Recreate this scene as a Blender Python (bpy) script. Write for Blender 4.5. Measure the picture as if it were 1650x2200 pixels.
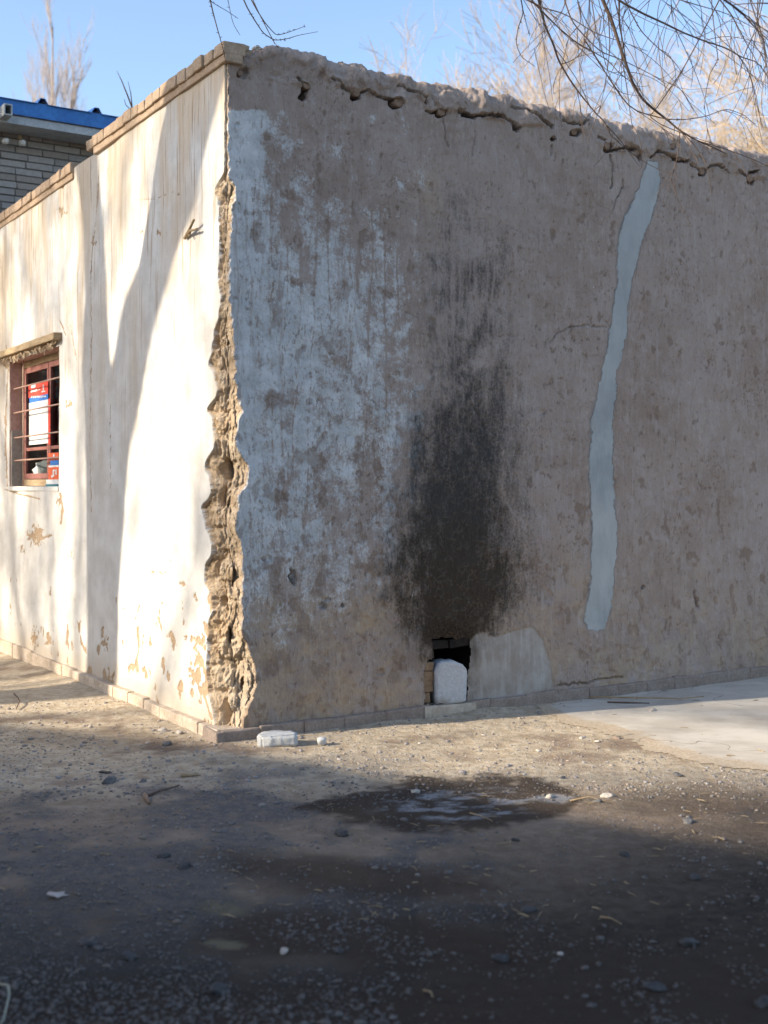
import bpy, math, random
import numpy as np
from mathutils import Vector, Matrix

random.seed(7); RNG = np.random.default_rng(7)
S = bpy.context.scene
for o in list(bpy.data.objects): bpy.data.objects.remove(o)

# ------------------------------------------------------------------ camera
F = 2585.0; HOR = 1045.0; CAMZ = 1.281            # focal length in photo pixels, horizon row, eye height
cam = bpy.data.cameras.new("camera"); camo = bpy.data.objects.new("camera", cam)
S.collection.objects.link(camo); S.camera = camo
camo.location = (0, 0, CAMZ); camo.rotation_euler = (math.radians(90), 0, 0)
cam.sensor_fit = 'VERTICAL'; cam.sensor_height = 36; cam.sensor_width = 27
cam.lens = F / 2200 * 36; cam.shift_y = -(1100 - HOR) / 2200 * 1.0
cam.clip_start = 0.05; cam.clip_end = 3000
cam.dof.use_dof = True; cam.dof.focus_distance = 6.6; cam.dof.aperture_fstop = 2.6
S.render.resolution_x = 768; S.render.resolution_y = 1024

# ------------------------------------------------------------------ light
SUN_AZ = math.radians(22.5)      # light travels toward this heading, measured from +X towards +Y
SUN_EL = math.radians(25)
w = bpy.data.worlds.new("World"); S.world = w; w.use_nodes = True
nt = w.node_tree; bg = nt.nodes['Background']; sky = nt.nodes.new('ShaderNodeTexSky')
sky.sky_type = 'NISHITA'; sky.sun_disc = False; sky.sun_elevation = SUN_EL
sx, sy = -math.cos(SUN_AZ), -math.sin(SUN_AZ)      # towards the sun
sky.sun_rotation = math.atan2(sx, sy)
sky.altitude = 1200; sky.air_density = 1.0; sky.dust_density = 3.4; sky.ozone_density = 1.2
nt.links.new(sky.outputs[0], bg.inputs[0]); bg.inputs[1].default_value = 0.15
sl = bpy.data.lights.new("sun", 'SUN'); sl.energy = 4.0; sl.angle = math.radians(0.7); sl.color = (1, .88, .71)
so = bpy.data.objects.new("sun", sl); S.collection.objects.link(so)
Ldir = Vector((math.cos(SUN_AZ) * math.cos(SUN_EL), math.sin(SUN_AZ) * math.cos(SUN_EL), -math.sin(SUN_EL)))
so.rotation_euler = Ldir.to_track_quat('-Z', 'Y').to_euler()
S.view_settings.view_transform = 'Standard'; S.view_settings.look = 'None'
S.view_settings.exposure = 1.2; S.view_settings.gamma = 1

# ------------------------------------------------------------------ helpers
col = S.collection
def tag(o, label=None, cat=None, group=None, kind=None):
    if label: o['label'] = label
    if cat: o['category'] = cat
    if group: o['group'] = group
    if kind: o['kind'] = kind
    return o
def empty(name, loc=(0, 0, 0)):
    o = bpy.data.objects.new(name, None); col.objects.link(o); o.location = loc; o.empty_display_size = .2
    return o
def mesh(name, verts, faces, mat=None, parent=None, smooth=False, attrs=None, colors=None, uv=None, normals=None):
    me = bpy.data.meshes.new(name)
    V = np.asarray(verts, dtype=np.float32).reshape(-1, 3)
    if isinstance(faces, np.ndarray):
        k = faces.shape[1]
        me.vertices.add(len(V)); me.vertices.foreach_set('co', V.ravel())
        me.loops.add(faces.size); me.loops.foreach_set('vertex_index', faces.astype(np.int32).ravel())
        me.polygons.add(len(faces)); me.polygons.foreach_set('loop_start', np.arange(0, faces.size, k, dtype=np.int32))
        me.update(calc_edges=True)
    else:
        me.from_pydata(V.tolist(), [], faces)
    if smooth: me.polygons.foreach_set('use_smooth', np.ones(len(me.polygons), dtype=bool))
    for k_, a in (attrs or {}).items():
        at_ = me.attributes.new(k_, 'FLOAT', 'POINT'); at_.data.foreach_set('value', np.asarray(a, dtype=np.float32).ravel())
    for k_, a in (colors or {}).items():
        at_ = me.attributes.new(k_, 'FLOAT_COLOR', 'POINT')
        c = np.ones((len(V), 4), dtype=np.float32); c[:, :3] = a; at_.data.foreach_set('color', c.ravel())
    if normals is not None:
        me.normals_split_custom_set_from_vertices(np.asarray(normals, dtype=np.float32).tolist())
    me.update()
    o = bpy.data.objects.new(name, me); col.objects.link(o)
    if mat: me.materials.append(mat)
    if parent:
        o.parent = parent
        # keep world placement: verts are given in world space
        o.matrix_parent_inverse = Matrix.Translation(parent.location).inverted() if parent.type == 'EMPTY' and parent.parent is None else Matrix.Identity(4)
    return o

def hsh(ix, iy, seed):
    h = (ix.astype(np.int64) * 374761393 + iy.astype(np.int64) * 668265263 + seed * 982451653) & 0xffffffff
    h = ((h ^ (h >> 13)) * 1274126177) & 0xffffffff
    return ((h ^ (h >> 16)) & 0xffff) / 65535.0
def vnoise(x, y, seed=0):
    x = np.asarray(x, float); y = np.asarray(y, float)
    ix = np.floor(x); iy = np.floor(y); fx = x - ix; fy = y - iy
    ix = ix.astype(np.int64); iy = iy.astype(np.int64)
    g = lambda a, b: (lambda t: (np.cos(t), np.sin(t)))(hsh(a, b, seed) * 2 * np.pi)
    def d(a, b):
        c, s = g(ix + a, iy + b); return c * (fx - a) + s * (fy - b)
    u = fx * fx * fx * (fx * (fx * 6 - 15) + 10); v = fy * fy * fy * (fy * (fy * 6 - 15) + 10)
    return ((d(0, 0) * (1 - u) + d(1, 0) * u) * (1 - v) + (d(0, 1) * (1 - u) + d(1, 1) * u) * v) * 1.5
def fbm(x, y, sc, oct=4, seed=0, gain=.5):
    r = 0; a = 1; t = 0
    for i in range(oct):
        r = r + a * vnoise(x / sc * 2 ** i, y / sc * 2 ** i, seed + i * 17); t += a; a *= gain
    return r / t
def ridge(x, y, sc, oct=3, seed=0):
    r = 0; a = 1; t = 0
    for i in range(oct):
        r = r + a * (1 - np.abs(vnoise(x / sc * 2 ** i, y / sc * 2 ** i, seed + i * 13)) * 2); t += a; a *= .5
    return r / t
def sst(a, b, x):
    t = np.clip((x - a) / (b - a), 0, 1); return t * t * (3 - 2 * t)
def segdist(x, y, pts):
    """distance of arrays x,y to a polyline; also returns parameter 0..1"""
    best = np.full(np.shape(x), 1e9); par = np.zeros(np.shape(x)); n = len(pts) - 1
    for i in range(n):
        (x0, y0), (x1, y1) = pts[i], pts[i + 1]
        dx, dy = x1 - x0, y1 - y0; L = dx * dx + dy * dy + 1e-12
        t = np.clip(((x - x0) * dx + (y - y0) * dy) / L, 0, 1)
        d = np.hypot(x - x0 - t * dx, y - y0 - t * dy)
        m = d < best; best = np.where(m, d, best); par = np.where(m, (i + t) / n, par)
    return best, par
def inpoly(x, y, poly):
    ins = np.zeros(np.shape(x), bool); n = len(poly); j = n - 1
    for i in range(n):
        xi, yi = poly[i]; xj, yj = poly[j]
        c = ((yi > y) != (yj > y)) & (x < (xj - xi) * (y - yi) / (yj - yi + 1e-12) + xi)
        ins ^= c; j = i
    return ins
def polysd(x, y, poly):
    d, _ = segdist(x, y, poly + [poly[0]]); return np.where(inpoly(x, y, poly), d, -d)

# photo pixel -> place, on known planes
C = np.array([-(825 - 484) / F * 6.0, 6.0])
eR = np.array([.8464, .5325]); eL = np.array([-.5325, .8464])
nR = np.array([.5325, -.8464]); nL = np.array([-.8464, -.5325])
def toR(px, py, off=0.0):
    t = (px - 825) / F; c = C + nR * off
    s = (t * c[1] - c[0]) / (eR[0] - t * eR[1]); Y = c[1] + eR[1] * s
    return s, CAMZ - (py - HOR) / F * Y
def toL(px, py, off=0.0):
    t = (px - 825) / F; c = C + nL * off
    s = (t * c[1] - c[0]) / (eL[0] - t * eL[1]); Y = c[1] + eL[1] * s
    return s, CAMZ - (py - HOR) / F * Y
def onground(px, py, z=0.0):
    Y = (CAMZ - z) * F / (py - HOR); return (px - 825) / F * Y, Y
def atdepth(px, py, Y): return Vector(((px - 825) / F * Y, Y, CAMZ - (py - HOR) / F * Y))
def proj(X, Y, Z): return 825 + F * X / Y, HOR + F * (CAMZ - Z) / Y
def wallR(s, z, off=0.0): p = C + eR * s + nR * off; return Vector((p[0], p[1], z))
def wallL(s, z, off=0.0): p = C + eL * s + nL * off; return Vector((p[0], p[1], z))

# node helper -----------------------------------------------------
class NT:
    def __init__(s, name):
        s.m = bpy.data.materials.new(name); s.m.use_nodes = True; s.t = s.m.node_tree
        s.b = s.t.nodes['Principled BSDF']; s.b.inputs['Roughness'].default_value = .9
        s.b.inputs['Specular IOR Level'].default_value = .25
    def n(s, typ, **k):
        nd = s.t.nodes.new(typ)
        for a, v in k.items(): setattr(nd, a, v)
        return nd
    def l(s, a, b): s.t.links.new(a, b)
    def val(s, x, sock):
        if hasattr(x, 'links') or hasattr(x, 'is_output'): s.l(x, sock)
        else: sock.default_value = x
    def co(s): return s.n('ShaderNodeNewGeometry').outputs['Position']
    def mapping(s, vec, scale=(1, 1, 1), rot=(0, 0, 0)):
        m = s.n('ShaderNodeMapping'); s.l(vec, m.inputs[0]); m.inputs['Scale'].default_value = scale; m.inputs['Rotation'].default_value = rot
        return m.outputs[0]
    def noise(s, vec, scale, detail=4, rough=.6, dist=0):
        n = s.n('ShaderNodeTexNoise'); s.l(vec, n.inputs['Vector']); n.inputs['Scale'].default_value = scale
        n.inputs['Detail'].default_value = detail; n.inputs['Roughness'].default_value = rough; n.inputs['Distortion'].default_value = dist
        return n.outputs['Fac']
    def math(s, op, a, b=0.0, c=None):
        m = s.n('ShaderNodeMath', operation=op); s.val(a, m.inputs[0]); s.val(b, m.inputs[1])
        if c is not None: s.val(c, m.inputs[2])
        return m.outputs[0]
    def ramp(s, x, a, b, lo=0.0, hi=1.0):
        m = s.n('ShaderNodeMapRange', interpolation_type='SMOOTHSTEP'); s.l(x, m.inputs['Value'])
        m.inputs['From Min'].default_value = a; m.inputs['From Max'].default_value = b
        m.inputs['To Min'].default_value = lo; m.inputs['To Max'].default_value = hi
        return m.outputs[0]
    def mix(s, f, a, b, mode='MIX'):
        m = s.n('ShaderNodeMix', data_type='RGBA', blend_type=mode)
        s.val(f, m.inputs[0])
        for x, k in ((a, 6), (b, 7)):
            if isinstance(x, tuple): m.inputs[k].default_value = (*x, 1)
            else: s.l(x, m.inputs[k])
        return m.outputs[2]
    def attr(s, name): return s.n('ShaderNodeAttribute', attribute_name=name).outputs['Fac']
    def attrc(s, name): return s.n('ShaderNodeAttribute', attribute_name=name).outputs['Color']
    def bump(s, h, strength=.5, dist=.01, nrm=None):
        b = s.n('ShaderNodeBump'); s.l(h, b.inputs['Height']); b.inputs['Strength'].default_value = strength; b.inputs['Distance'].default_value = dist
        if nrm: s.l(nrm, b.inputs['Normal'])
        return b.outputs[0]
    def out(s, colr=None, rough=None, nrm=None):
        if colr is not None: s.val((*colr, 1) if isinstance(colr, tuple) else colr, s.b.inputs['Base Color'])
        if rough is not None: s.val(rough, s.b.inputs['Roughness'])
        if nrm is not None: s.l(nrm, s.b.inputs['Normal'])
        return s.m

def simple(name, c1, c2, scale=20, rough=.85, bumpd=.004, spec=.25, detail=5, stretch=(1, 1, 1)):
    M = NT(name); v = M.mapping(M.co(), stretch)
    n = M.noise(v, scale, detail, .65); f = M.ramp(n, .3, .7)
    n2 = M.noise(v, scale * 6, 3, .6)
    c = M.mix(f, c1, c2)
    c = M.mix(M.ramp(n2, .35, .65, 0, .35), c, tuple(x * .55 for x in c1))
    M.b.inputs['Specular IOR Level'].default_value = spec
    h = M.math('ADD', n, M.math('MULTIPLY', n2, .4))
    return M.out(c, rough, M.bump(h, .6, bumpd))

# ---- wall plaster of the house: mud, old limewash, soot, cement --------------------------------
def mat_front():
    M = NT('mud_plaster'); P = M.co()
    # wall-aligned coordinates
    R = M.mapping(P, (1, 1, 1), (0, 0, -math.atan2(eR[1], eR[0])))
    vst = M.mapping(R, (1, 1, .12)); straw = M.mapping(R, (1, 1, .35), (0, .6, 0)); straw2 = M.mapping(R, (1, 1, .3), (0, -.9, 0))
    fine = M.noise(R, 70, 6, .7); med = M.noise(R, 9, 5, .65); big = M.noise(R, 1.6, 4, .6)
    streak = M.noise(vst, 26, 5, .65); st1 = M.noise(straw, 55, 3, .6, .6); st2 = M.noise(straw2, 60, 3, .6, .6)
    mud = M.mix(M.ramp(big, .35, .65), (.305, .232, .185), (.36, .288, .242))
    mud = M.mix(M.ramp(med, .42, .66, 0, .6), mud, (.41, .34, .295))
    mud = M.mix(M.ramp(streak, .5, .72, 0, .5), mud, (.43, .38, .35))
    mud = M.mix(M.ramp(streak, .28, .44, .4, 0), mud, (.25, .185, .145))
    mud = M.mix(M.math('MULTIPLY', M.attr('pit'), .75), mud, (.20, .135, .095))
    pn = M.math('ADD', M.noise(M.mapping(R, (1, 1, .7)), 42, 5, .72), M.math('MULTIPLY', M.math('SUBTRACT', M.noise(R, 2.3, 3, .5), .5), .45)); mud = M.mix(M.ramp(pn, .60, .70, 0, .65), mud, (.19, .13, .09)); mud = M.mix(M.ramp(pn, .30, .40, .4, 0), mud, (.50, .42, .35))
    mud = M.mix(M.math('MULTIPLY', M.attr('ochre'), M.ramp(med, .3, .6)), mud, (.42, .31, .205))
    mud = M.mix(M.ramp(st1, .60, .70, 0, .5), mud, (.17, .115, .085))
    mud = M.mix(M.ramp(st2, .62, .72, 0, .5), mud, (.42, .34, .27))
    mud = M.mix(M.math('MULTIPLY', M.ramp(M.attr('straw'), .15, 1.1, 0, .34), M.ramp(fine, .35, .65)), mud, (.42, .34, .265)); mud = M.mix(M.math('MULTIPLY', M.ramp(M.attr('straw'), -.15, -1.1, 0, .5), M.ramp(fine, .4, .6)), mud, (.14, .10, .075))
    # limewash left on the mud
    wv = M.math('ADD', M.attr('lime'), M.math('MULTIPLY', M.math('SUBTRACT', fine, .5), 1.1)); wv = M.math('ADD', wv, M.math('MULTIPLY', M.math('SUBTRACT', M.noise(R, 22, 5, .65), .5), .9))
    wv = M.math('ADD', wv, M.math('MULTIPLY', M.math('SUBTRACT', streak, .5), .20))
    lime = M.mix(M.ramp(med, .35, .7), (.48, .48, .465), (.66, .66, .645))
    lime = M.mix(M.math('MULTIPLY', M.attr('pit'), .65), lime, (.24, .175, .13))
    lime = M.mix(M.ramp(pn, .62, .70, 0, .7), lime, (.26, .195, .15))
    lime = M.mix(M.ramp(st1, .58, .68, 0, .6), lime, (.27, .22, .19))
    c = M.mix(M.ramp(wv, .27, .74, 0, .95), mud, lime)
    # cement repair
    cem = M.mix(M.ramp(M.noise(R, 5, 4, .55), .3, .7), (.30, .32, .31), (.40, .415, .40))
    cem = M.mix(M.ramp(fine, .6, .75, 0, .3), cem, (.24, .25, .25))
    cem = M.mix(M.ramp(streak, .5, .75, 0, .35), cem, (.45, .46, .45))
    cem = M.mix(M.ramp(M.noise(M.mapping(R, (1, 1, .3), (0, .5, 0)), 13, 5, .7), .42, .7, 0, .55), cem, (.25, .265, .26)); cem = M.mix(M.ramp(big, .4, .62, 0, .4), cem, (.44, .44, .42))
    c = M.mix(M.math('MULTIPLY', M.attr('cement'), M.ramp(M.math('ADD', med, M.attr('cement')), .35, .9, .3, 1)), c, cem)
    c = M.mix(M.math('MULTIPLY', M.attr('rim'), M.ramp(med, .35, .6, .1, .7)), c, (.20, .19, .18))
    cg = M.mix(M.ramp(med, .35, .65), (.285, .245, .205), (.36, .325, .285)); cg = M.mix(M.ramp(streak, .45, .7, 0, .5), cg, (.46, .44, .41)); cg = M.mix(M.ramp(fine, .6, .72, 0, .5), cg, (.2, .17, .14))
    c = M.mix(M.math('MULTIPLY', M.attr('cemlow'), M.ramp(med, .2, .5, .7, 1)), c, cg)
    # soot
    sv = M.math('ADD', M.attr('soot'), M.math('MULTIPLY', M.math('SUBTRACT', fine, .5), M.ramp(M.attr('soot'), .0, .3, 0, 1.0)))
    sv = M.math('ADD', sv, M.math('MULTIPLY', M.math('SUBTRACT', M.math('ADD', M.math('MULTIPLY', M.noise(M.mapping(R, (1, 1, .45), (0, .55, 0)), 24, 6, .72, .4), .5), M.math('MULTIPLY', M.noise(M.mapping(R, (1, 1, .22)), 16, 5, .7), .5)), .5), M.ramp(M.attr('soot'), .0, .3, 0, 1.5)))
    sv = M.math('ADD', sv, M.math('MULTIPLY', M.math('SUBTRACT', st2, .5), .5))
    sootc = M.mix(M.attr('sootbrown'), (.036, .034, .032), (.031, .022, .013))
    c = M.mix(M.ramp(sv, .02, .90, 0, .94), c, sootc)
    c = M.mix(M.math('MULTIPLY', M.ramp(M.attr('straw'), .15, 1.0, 0, .13), M.ramp(sv, .3, .7)), c, (.26, .21, .155))
    c = M.mix(M.attr('rundown'), c, (.36, .29, .25))
    c = M.mix(M.math('MULTIPLY', M.attr('stain'), 1.0), c, M.mix(M.ramp(fine, .4, .7), (.018, .011, .006), (.09, .055, .03)))
    # scattered white paint flecks
    sp = M.noise(M.mapping(R, (1, 1, .4)), 46, 2, .5); c = M.mix(M.ramp(sp, .775, .80, 0, .6), c, (.6, .61, .62))
    h = M.math('ADD', M.math('MULTIPLY', fine, .6), M.math('ADD', M.math('MULTIPLY', st1, .8), M.math('MULTIPLY', st2, .8)))
    h = M.math('ADD', h, M.math('MULTIPLY', streak, .7))
    k = M.math('SUBTRACT', 1.0, M.math('MULTIPLY', M.math('MAXIMUM', M.attr('cement'), M.attr('cemlow')), .85))
    h = M.math('MULTIPLY', h, k)
    return M.out(c, .93, M.bump(h, 1.0, .009))

def mat_side():
    M = NT('whitewash'); P = M.co()
    R = M.mapping(P, (1, 1, 1), (0, 0, -math.atan2(eL[1], eL[0])))
    vst = M.mapping(R, (1, 1, .05)); fine = M.noise(R, 60, 5, .7); med = M.noise(R, 6, 5, .6); big = M.noise(R, 1.2, 3, .5)
    streak = M.noise(vst, 16, 4, .6); thin = M.noise(M.mapping(R, (1, 1, .03)), 55, 2, .5)
    w_ = M.mix(M.ramp(med, .3, .7), (.51, .495, .46), (.63, .62, .59))
    dm = M.ramp(M.noise(M.mapping(R, (1, 1, .3)), 3.2, 4, .6), .38, .62)
    w_ = M.mix(M.math('MULTIPLY', M.math('MULTIPLY', M.attr('drip'), dm), M.ramp(streak, .38, .66)), w_, (.44, .335, .22))
    w_ = M.mix(M.math('MULTIPLY', M.math('MULTIPLY', M.attr('drip'), dm), .7), w_, (.56, .46, .34))
    w_ = M.mix(M.math('MULTIPLY', M.attr('drip'), M.ramp(thin, .60, .68)), w_, (.33, .25, .17))
    w_ = M.mix(M.ramp(thin, .66, .72, 0, .45), w_, (.42, .33, .24))
    sv = M.math('ADD', M.attr('foot'), M.math('MULTIPLY', M.math('SUBTRACT', med, .5), .9))
    w_ = M.mix(M.ramp(sv, .3, 1.1, 0, .75), w_, (.47, .38, .27))
    cv = M.math('ADD', M.attr('chip'), M.math('MULTIPLY', M.math('SUBTRACT', fine, .5), .5))
    c = M.mix(M.ramp(cv, .42, .55), w_, M.mix(M.ramp(fine, .3, .7), (.30, .21, .13), (.44, .33, .22)))
    h = M.math('ADD', fine, M.math('MULTIPLY', streak, .7))
    return M.out(c, .9, M.bump(h, .5, .004))

def mat_earth():
    M = NT('bare_adobe'); P = M.co()
    med = M.noise(P, 14, 5, .65); fine = M.noise(P, 85, 6, .7); big = M.noise(P, 3, 3, .5)
    c = M.mix(M.ramp(med, .32, .68), (.42, .305, .19), (.62, .49, .345))
    c = M.mix(M.ramp(big, .45, .7, 0, .5), c, (.66, .56, .43))
    c = M.mix(M.ramp(fine, .62, .74, 0, .6), c, (.2, .13, .07))
    h = M.math('ADD', M.math('MULTIPLY', med, 1.6), fine)
    return M.out(c, .95, M.bump(h, 1, .012))

M_FRONT = mat_front(); M_SIDE = mat_side(); M_EARTH = mat_earth()
M_BRICKTAN = simple('tan_brick', (.38, .27, .18), (.50, .38, .27), 14, .9, .006)
M_PLINTH = simple('mortared_brick', (.44, .35, .26), (.60, .51, .41), 9, .92, .008)
M_LOG = simple('old_log', (.20, .13, .085), (.30, .21, .15), 30, .85, .004)
M_BLACK = simple('burnt_niche', (.012, .010, .009), (.03, .02, .014), 25, .9, .01)
M_CONC = simple('light_concrete', (.44, .45, .45), (.56, .57, .56), 30, .9, .004)
M_STONE = simple('pale_stone', (.40, .36, .31), (.52, .47, .41), 18, .9, .006)
M_STONED = simple('grey_stone', (.105, .10, .10), (.175, .17, .165), 18, .85, .005)
M_STONEDARK = simple('darker_stone', (.05, .05, .05), (.095, .09, .088), 22, .75, .006)
M_MUDCLOD = simple('mud_clod', (.22, .165, .125), (.31, .245, .20), 16, .95, .01)
M_BARK = simple('bark', (.16, .125, .095), (.27, .215, .165), 12, .95, .02, stretch=(1, 1, .3))
M_TWIG = simple('twig_bark', (.085, .06, .048), (.15, .105, .08), 40, .8, .002)
M_TWIGW = simple('pale_twigs', (.40, .325, .25), (.50, .41, .32), 10, .9, .002)
M_TWIGG = simple('golden_twigs', (.44, .345, .235), (.54, .43, .31), 10, .9, .002)
M_TWIGB = simple('grey_twigs', (.34, .29, .26), (.44, .38, .34), 10, .9, .002)

# ================================================================== THE MUD HOUSE
house = empty('mud_house', (float(C[0]), float(C[1]), 0))
tag(house, 'old mud walled house with whitewashed side, sooty patched front and crumbling corner', 'house')

def frange(a, b, st): return list(np.arange(a, b, st))
us = [-9.0, -8, -7, -6.2, -5.6, -5.2] + frange(-4.8, -.45, .0085) + frange(-.45, .45, .0052) + frange(.45, 4.25, .0066) + [4.3, 4.4, 4.55, 4.8, 5.2, 5.8, 6.6, 7.6, 9.0]
us = np.array(us)
ZW = 3.405; ZT = 3.45; RR = .085
vs = np.array([-.12, -.06, -.02] + frange(.0, 3.55, .0066) + [3.57, 3.6, 3.65, 3.72, 3.8, 3.9, 4.1, 4.4, 4.9, 5.6, 6.4])
U, Vv = np.meshgrid(us, vs)                     # rows: v, cols: u
th = np.clip((Vv - ZT) / RR, 0, math.pi / 2)
Z0 = np.where(Vv < ZT, Vv, ZT + RR * np.sin(th)) + np.clip(Vv - ZT - RR * math.pi / 2, 0, .3) * .03 - np.clip(Vv - ZT - RR * math.pi / 2 - .3, 0, 9) * .12 - .16 * sst(.2, .5, Vv - ZT - RR * math.pi / 2) - .05 * sst(.3, .08, U) * sst(-.05, .08, Vv - ZT)
INS = RR * (1 - np.cos(th)) + np.clip(Vv - ZT - RR * math.pi / 2, 0, 9)
# exposed band on the corner -------------------------------------------------
Ledge = [(100, 484), (130, 483), (370, 481), (385, 477), (392, 465), (416, 460), (425, 467), (480, 470), (520, 471), (560, 469), (600, 467), (640, 474), (680, 469), (700, 463), (740, 456), (775, 452), (786, 445), (802, 460), (840, 466), (860, 462), (872, 446), (880, 443), (895, 451), (920, 458), (960, 460), (975, 450), (992, 438), (1010, 440), (1030, 450), (1060, 453), (1078, 442), (1086, 430), (1096, 434), (1105, 437), (1130, 442), (1160, 452), (1190, 455), (1215, 440), (1255, 439), (1268, 450), (1322, 457), (1332, 446), (1400, 446), (1430, 444), (1450, 443), (1480, 446), (1510, 452), (1545, 460), (1600, 466)]
Redge = [(100, 487), (130, 489), (385, 491), (394, 503), (430, 506), (440, 498), (480, 497), (560, 493), (640, 493), (690, 499), (730, 503), (760, 501), (784, 506), (792, 512), (797, 505), (850, 509), (870, 516), (886, 523), (900, 511), (960, 505), (978, 518), (1000, 534), (1040, 532), (1060, 513), (1100, 510), (1140, 503), (1152, 516), (1180, 520), (1270, 521), (1290, 517), (1330, 522), (1352, 517), (1390, 533), (1430, 546), (1470, 548), (1500, 540), (1540, 523), (1600, 512)]
vz = vs
def edge(tab, fn):
    zz = np.array([fn(x, y)[1] for y, x in tab]); ss = np.array([fn(x, y)[0] for y, x in tab])
    i = np.argsort(zz); q = np.interp(vz, zz[i], ss[i]); k_ = np.array([1, 2, 3, 4, 5, 4, 3, 2, 1]) / 25; return np.convolve(np.pad(q, 4, 'edge'), k_, 'valid')
jit = .020 * fbm(vz, vz * 0, .05, 3, 5) ; jit2 = .018 * fbm(vz, vz * 0 + 9, .05, 3, 8)
aL = np.clip(edge(Ledge, toL) + jit, .010, 1)[:, None]
aR = np.clip(edge(Redge, toR) + jit2, .012, 1)[:, None]
topk = sst(3.36, 3.40, vz)[:, None]; aL = aL * (1 - topk) + .012 * topk; aR = aR * (1 - topk) + .015 * topk
inside = (U > -aL) & (U < aR)
tt = np.clip((U + aL) / (aL + aR), 0, 1)
A = C[None, None, :] + eL * aL[..., None]; B = C[None, None, :] + eR * aR[..., None]
base = np.where((U > 0)[..., None], C + eR * U[..., None], C + eL * (-U)[..., None])
ker = np.exp(-np.linspace(-2, 2, 41) ** 2); ker /= ker.sum()
aLs = np.convolve(np.pad(aL[:, 0], 20, 'edge'), ker, 'valid')[:, None]; aRs = np.convolve(np.pad(aR[:, 0], 20, 'edge'), ker, 'valid')[:, None]
As = C[None, None, :] + eL * aLs[..., None]; Bs = C[None, None, :] + eR * aRs[..., None]
bw = sst(0, .34, np.minimum(tt, 1 - tt))[..., None]
base = np.where(inside[..., None], (A + (B - A) * tt[..., None]) * (1 - bw) + (As + (Bs - As) * tt[..., None]) * bw, base)
wN = np.where(inside, tt, (U > 0) * 1.0)[..., None]
N2 = nL * (1 - wN) + nR * wN; N2 /= np.linalg.norm(N2, axis=-1, keepdims=True)
# photo coordinates of every wall point (a plane-to-plane map of wall coordinates)
PX = 825 + F * base[..., 0] / base[..., 1]; PY = HOR + F * (CAMZ - Vv) / base[..., 1]
right = U > 0
H = .016 * fbm(U, Vv, .9, 3, 1) * (np.abs(U) > .02) * sst(0, .3, np.abs(U))
HR = .011 * fbm(U, Vv, .22, 4, 2) + .0048 * fbm(U, Vv, .05, 4, 3, .6) + .0022 * fbm(U, Vv * .2, .022, 2, 4)
HL = .005 * fbm(U, Vv, .35, 3, 21) + .0012 * fbm(U, Vv, .05, 3, 22)
# straw and trowel marks: short strokes raised from or cut into the mud
ST = np.zeros_like(U)
du = .0066
iu0 = int(np.searchsorted(us, .0)); 
def stroke(u0, z0, ang, L, wd, amp, bend=0.0):
    n = 5; pts = []
    x, z, a = u0, z0, ang
    for i in range(n): pts.append((x, z)); x += math.cos(a) * L / (n - 1); z += math.sin(a) * L / (n - 1); a += bend
    xs = [p[0] for p in pts]; zs = [p[1] for p in pts]
    c0, c1 = np.searchsorted(us, [min(xs) - 3 * wd, max(xs) + 3 * wd]); r0, r1 = np.searchsorted(vs, [min(zs) - 3 * wd, max(zs) + 3 * wd])
    if c1 - c0 < 2 or r1 - r0 < 2: return None
    sub = (slice(r0, r1), slice(c0, c1)); d, t = segdist(U[sub], Vv[sub], pts)
    return sub, amp * np.exp(-(d / wd) ** 2) * np.clip(1.3 - abs(2 * t - 1) ** 3, 0, 1)
rs = np.random.default_rng(3)
for i in range(5200):
    u0 = rs.uniform(.03, 4.2); z0 = rs.uniform(.08, 3.4); a = rs.normal(0, .9) if rs.random() < .5 else rs.uniform(-1.6, 1.6)
    big_ = rs.random() < .12
    r = stroke(u0, z0, a, rs.uniform(.02, .09) if not big_ else rs.uniform(.08, .2), rs.uniform(.0026, .0045) if not big_ else .006, rs.uniform(-.0032, .0022) * (1 if rs.random() < .5 else .35), rs.normal(0, .12))
    if r: ST[r[0]] += r[1]
# stronger crisscross of straw in the soot and on the lower half
for i in range(2600):
    px = rs.normal(985, 95); py = rs.uniform(820, 1360); u0, z0 = toR(px, py)
    r = stroke(u0, z0, rs.normal(.55, .5) if rs.random() < .55 else rs.normal(-.6, .5), rs.uniform(.02, .10), rs.uniform(.0026, .004), rs.uniform(-.002, .0036), rs.normal(0, .12))
    if r: ST[r[0]] += r[1]
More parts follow.
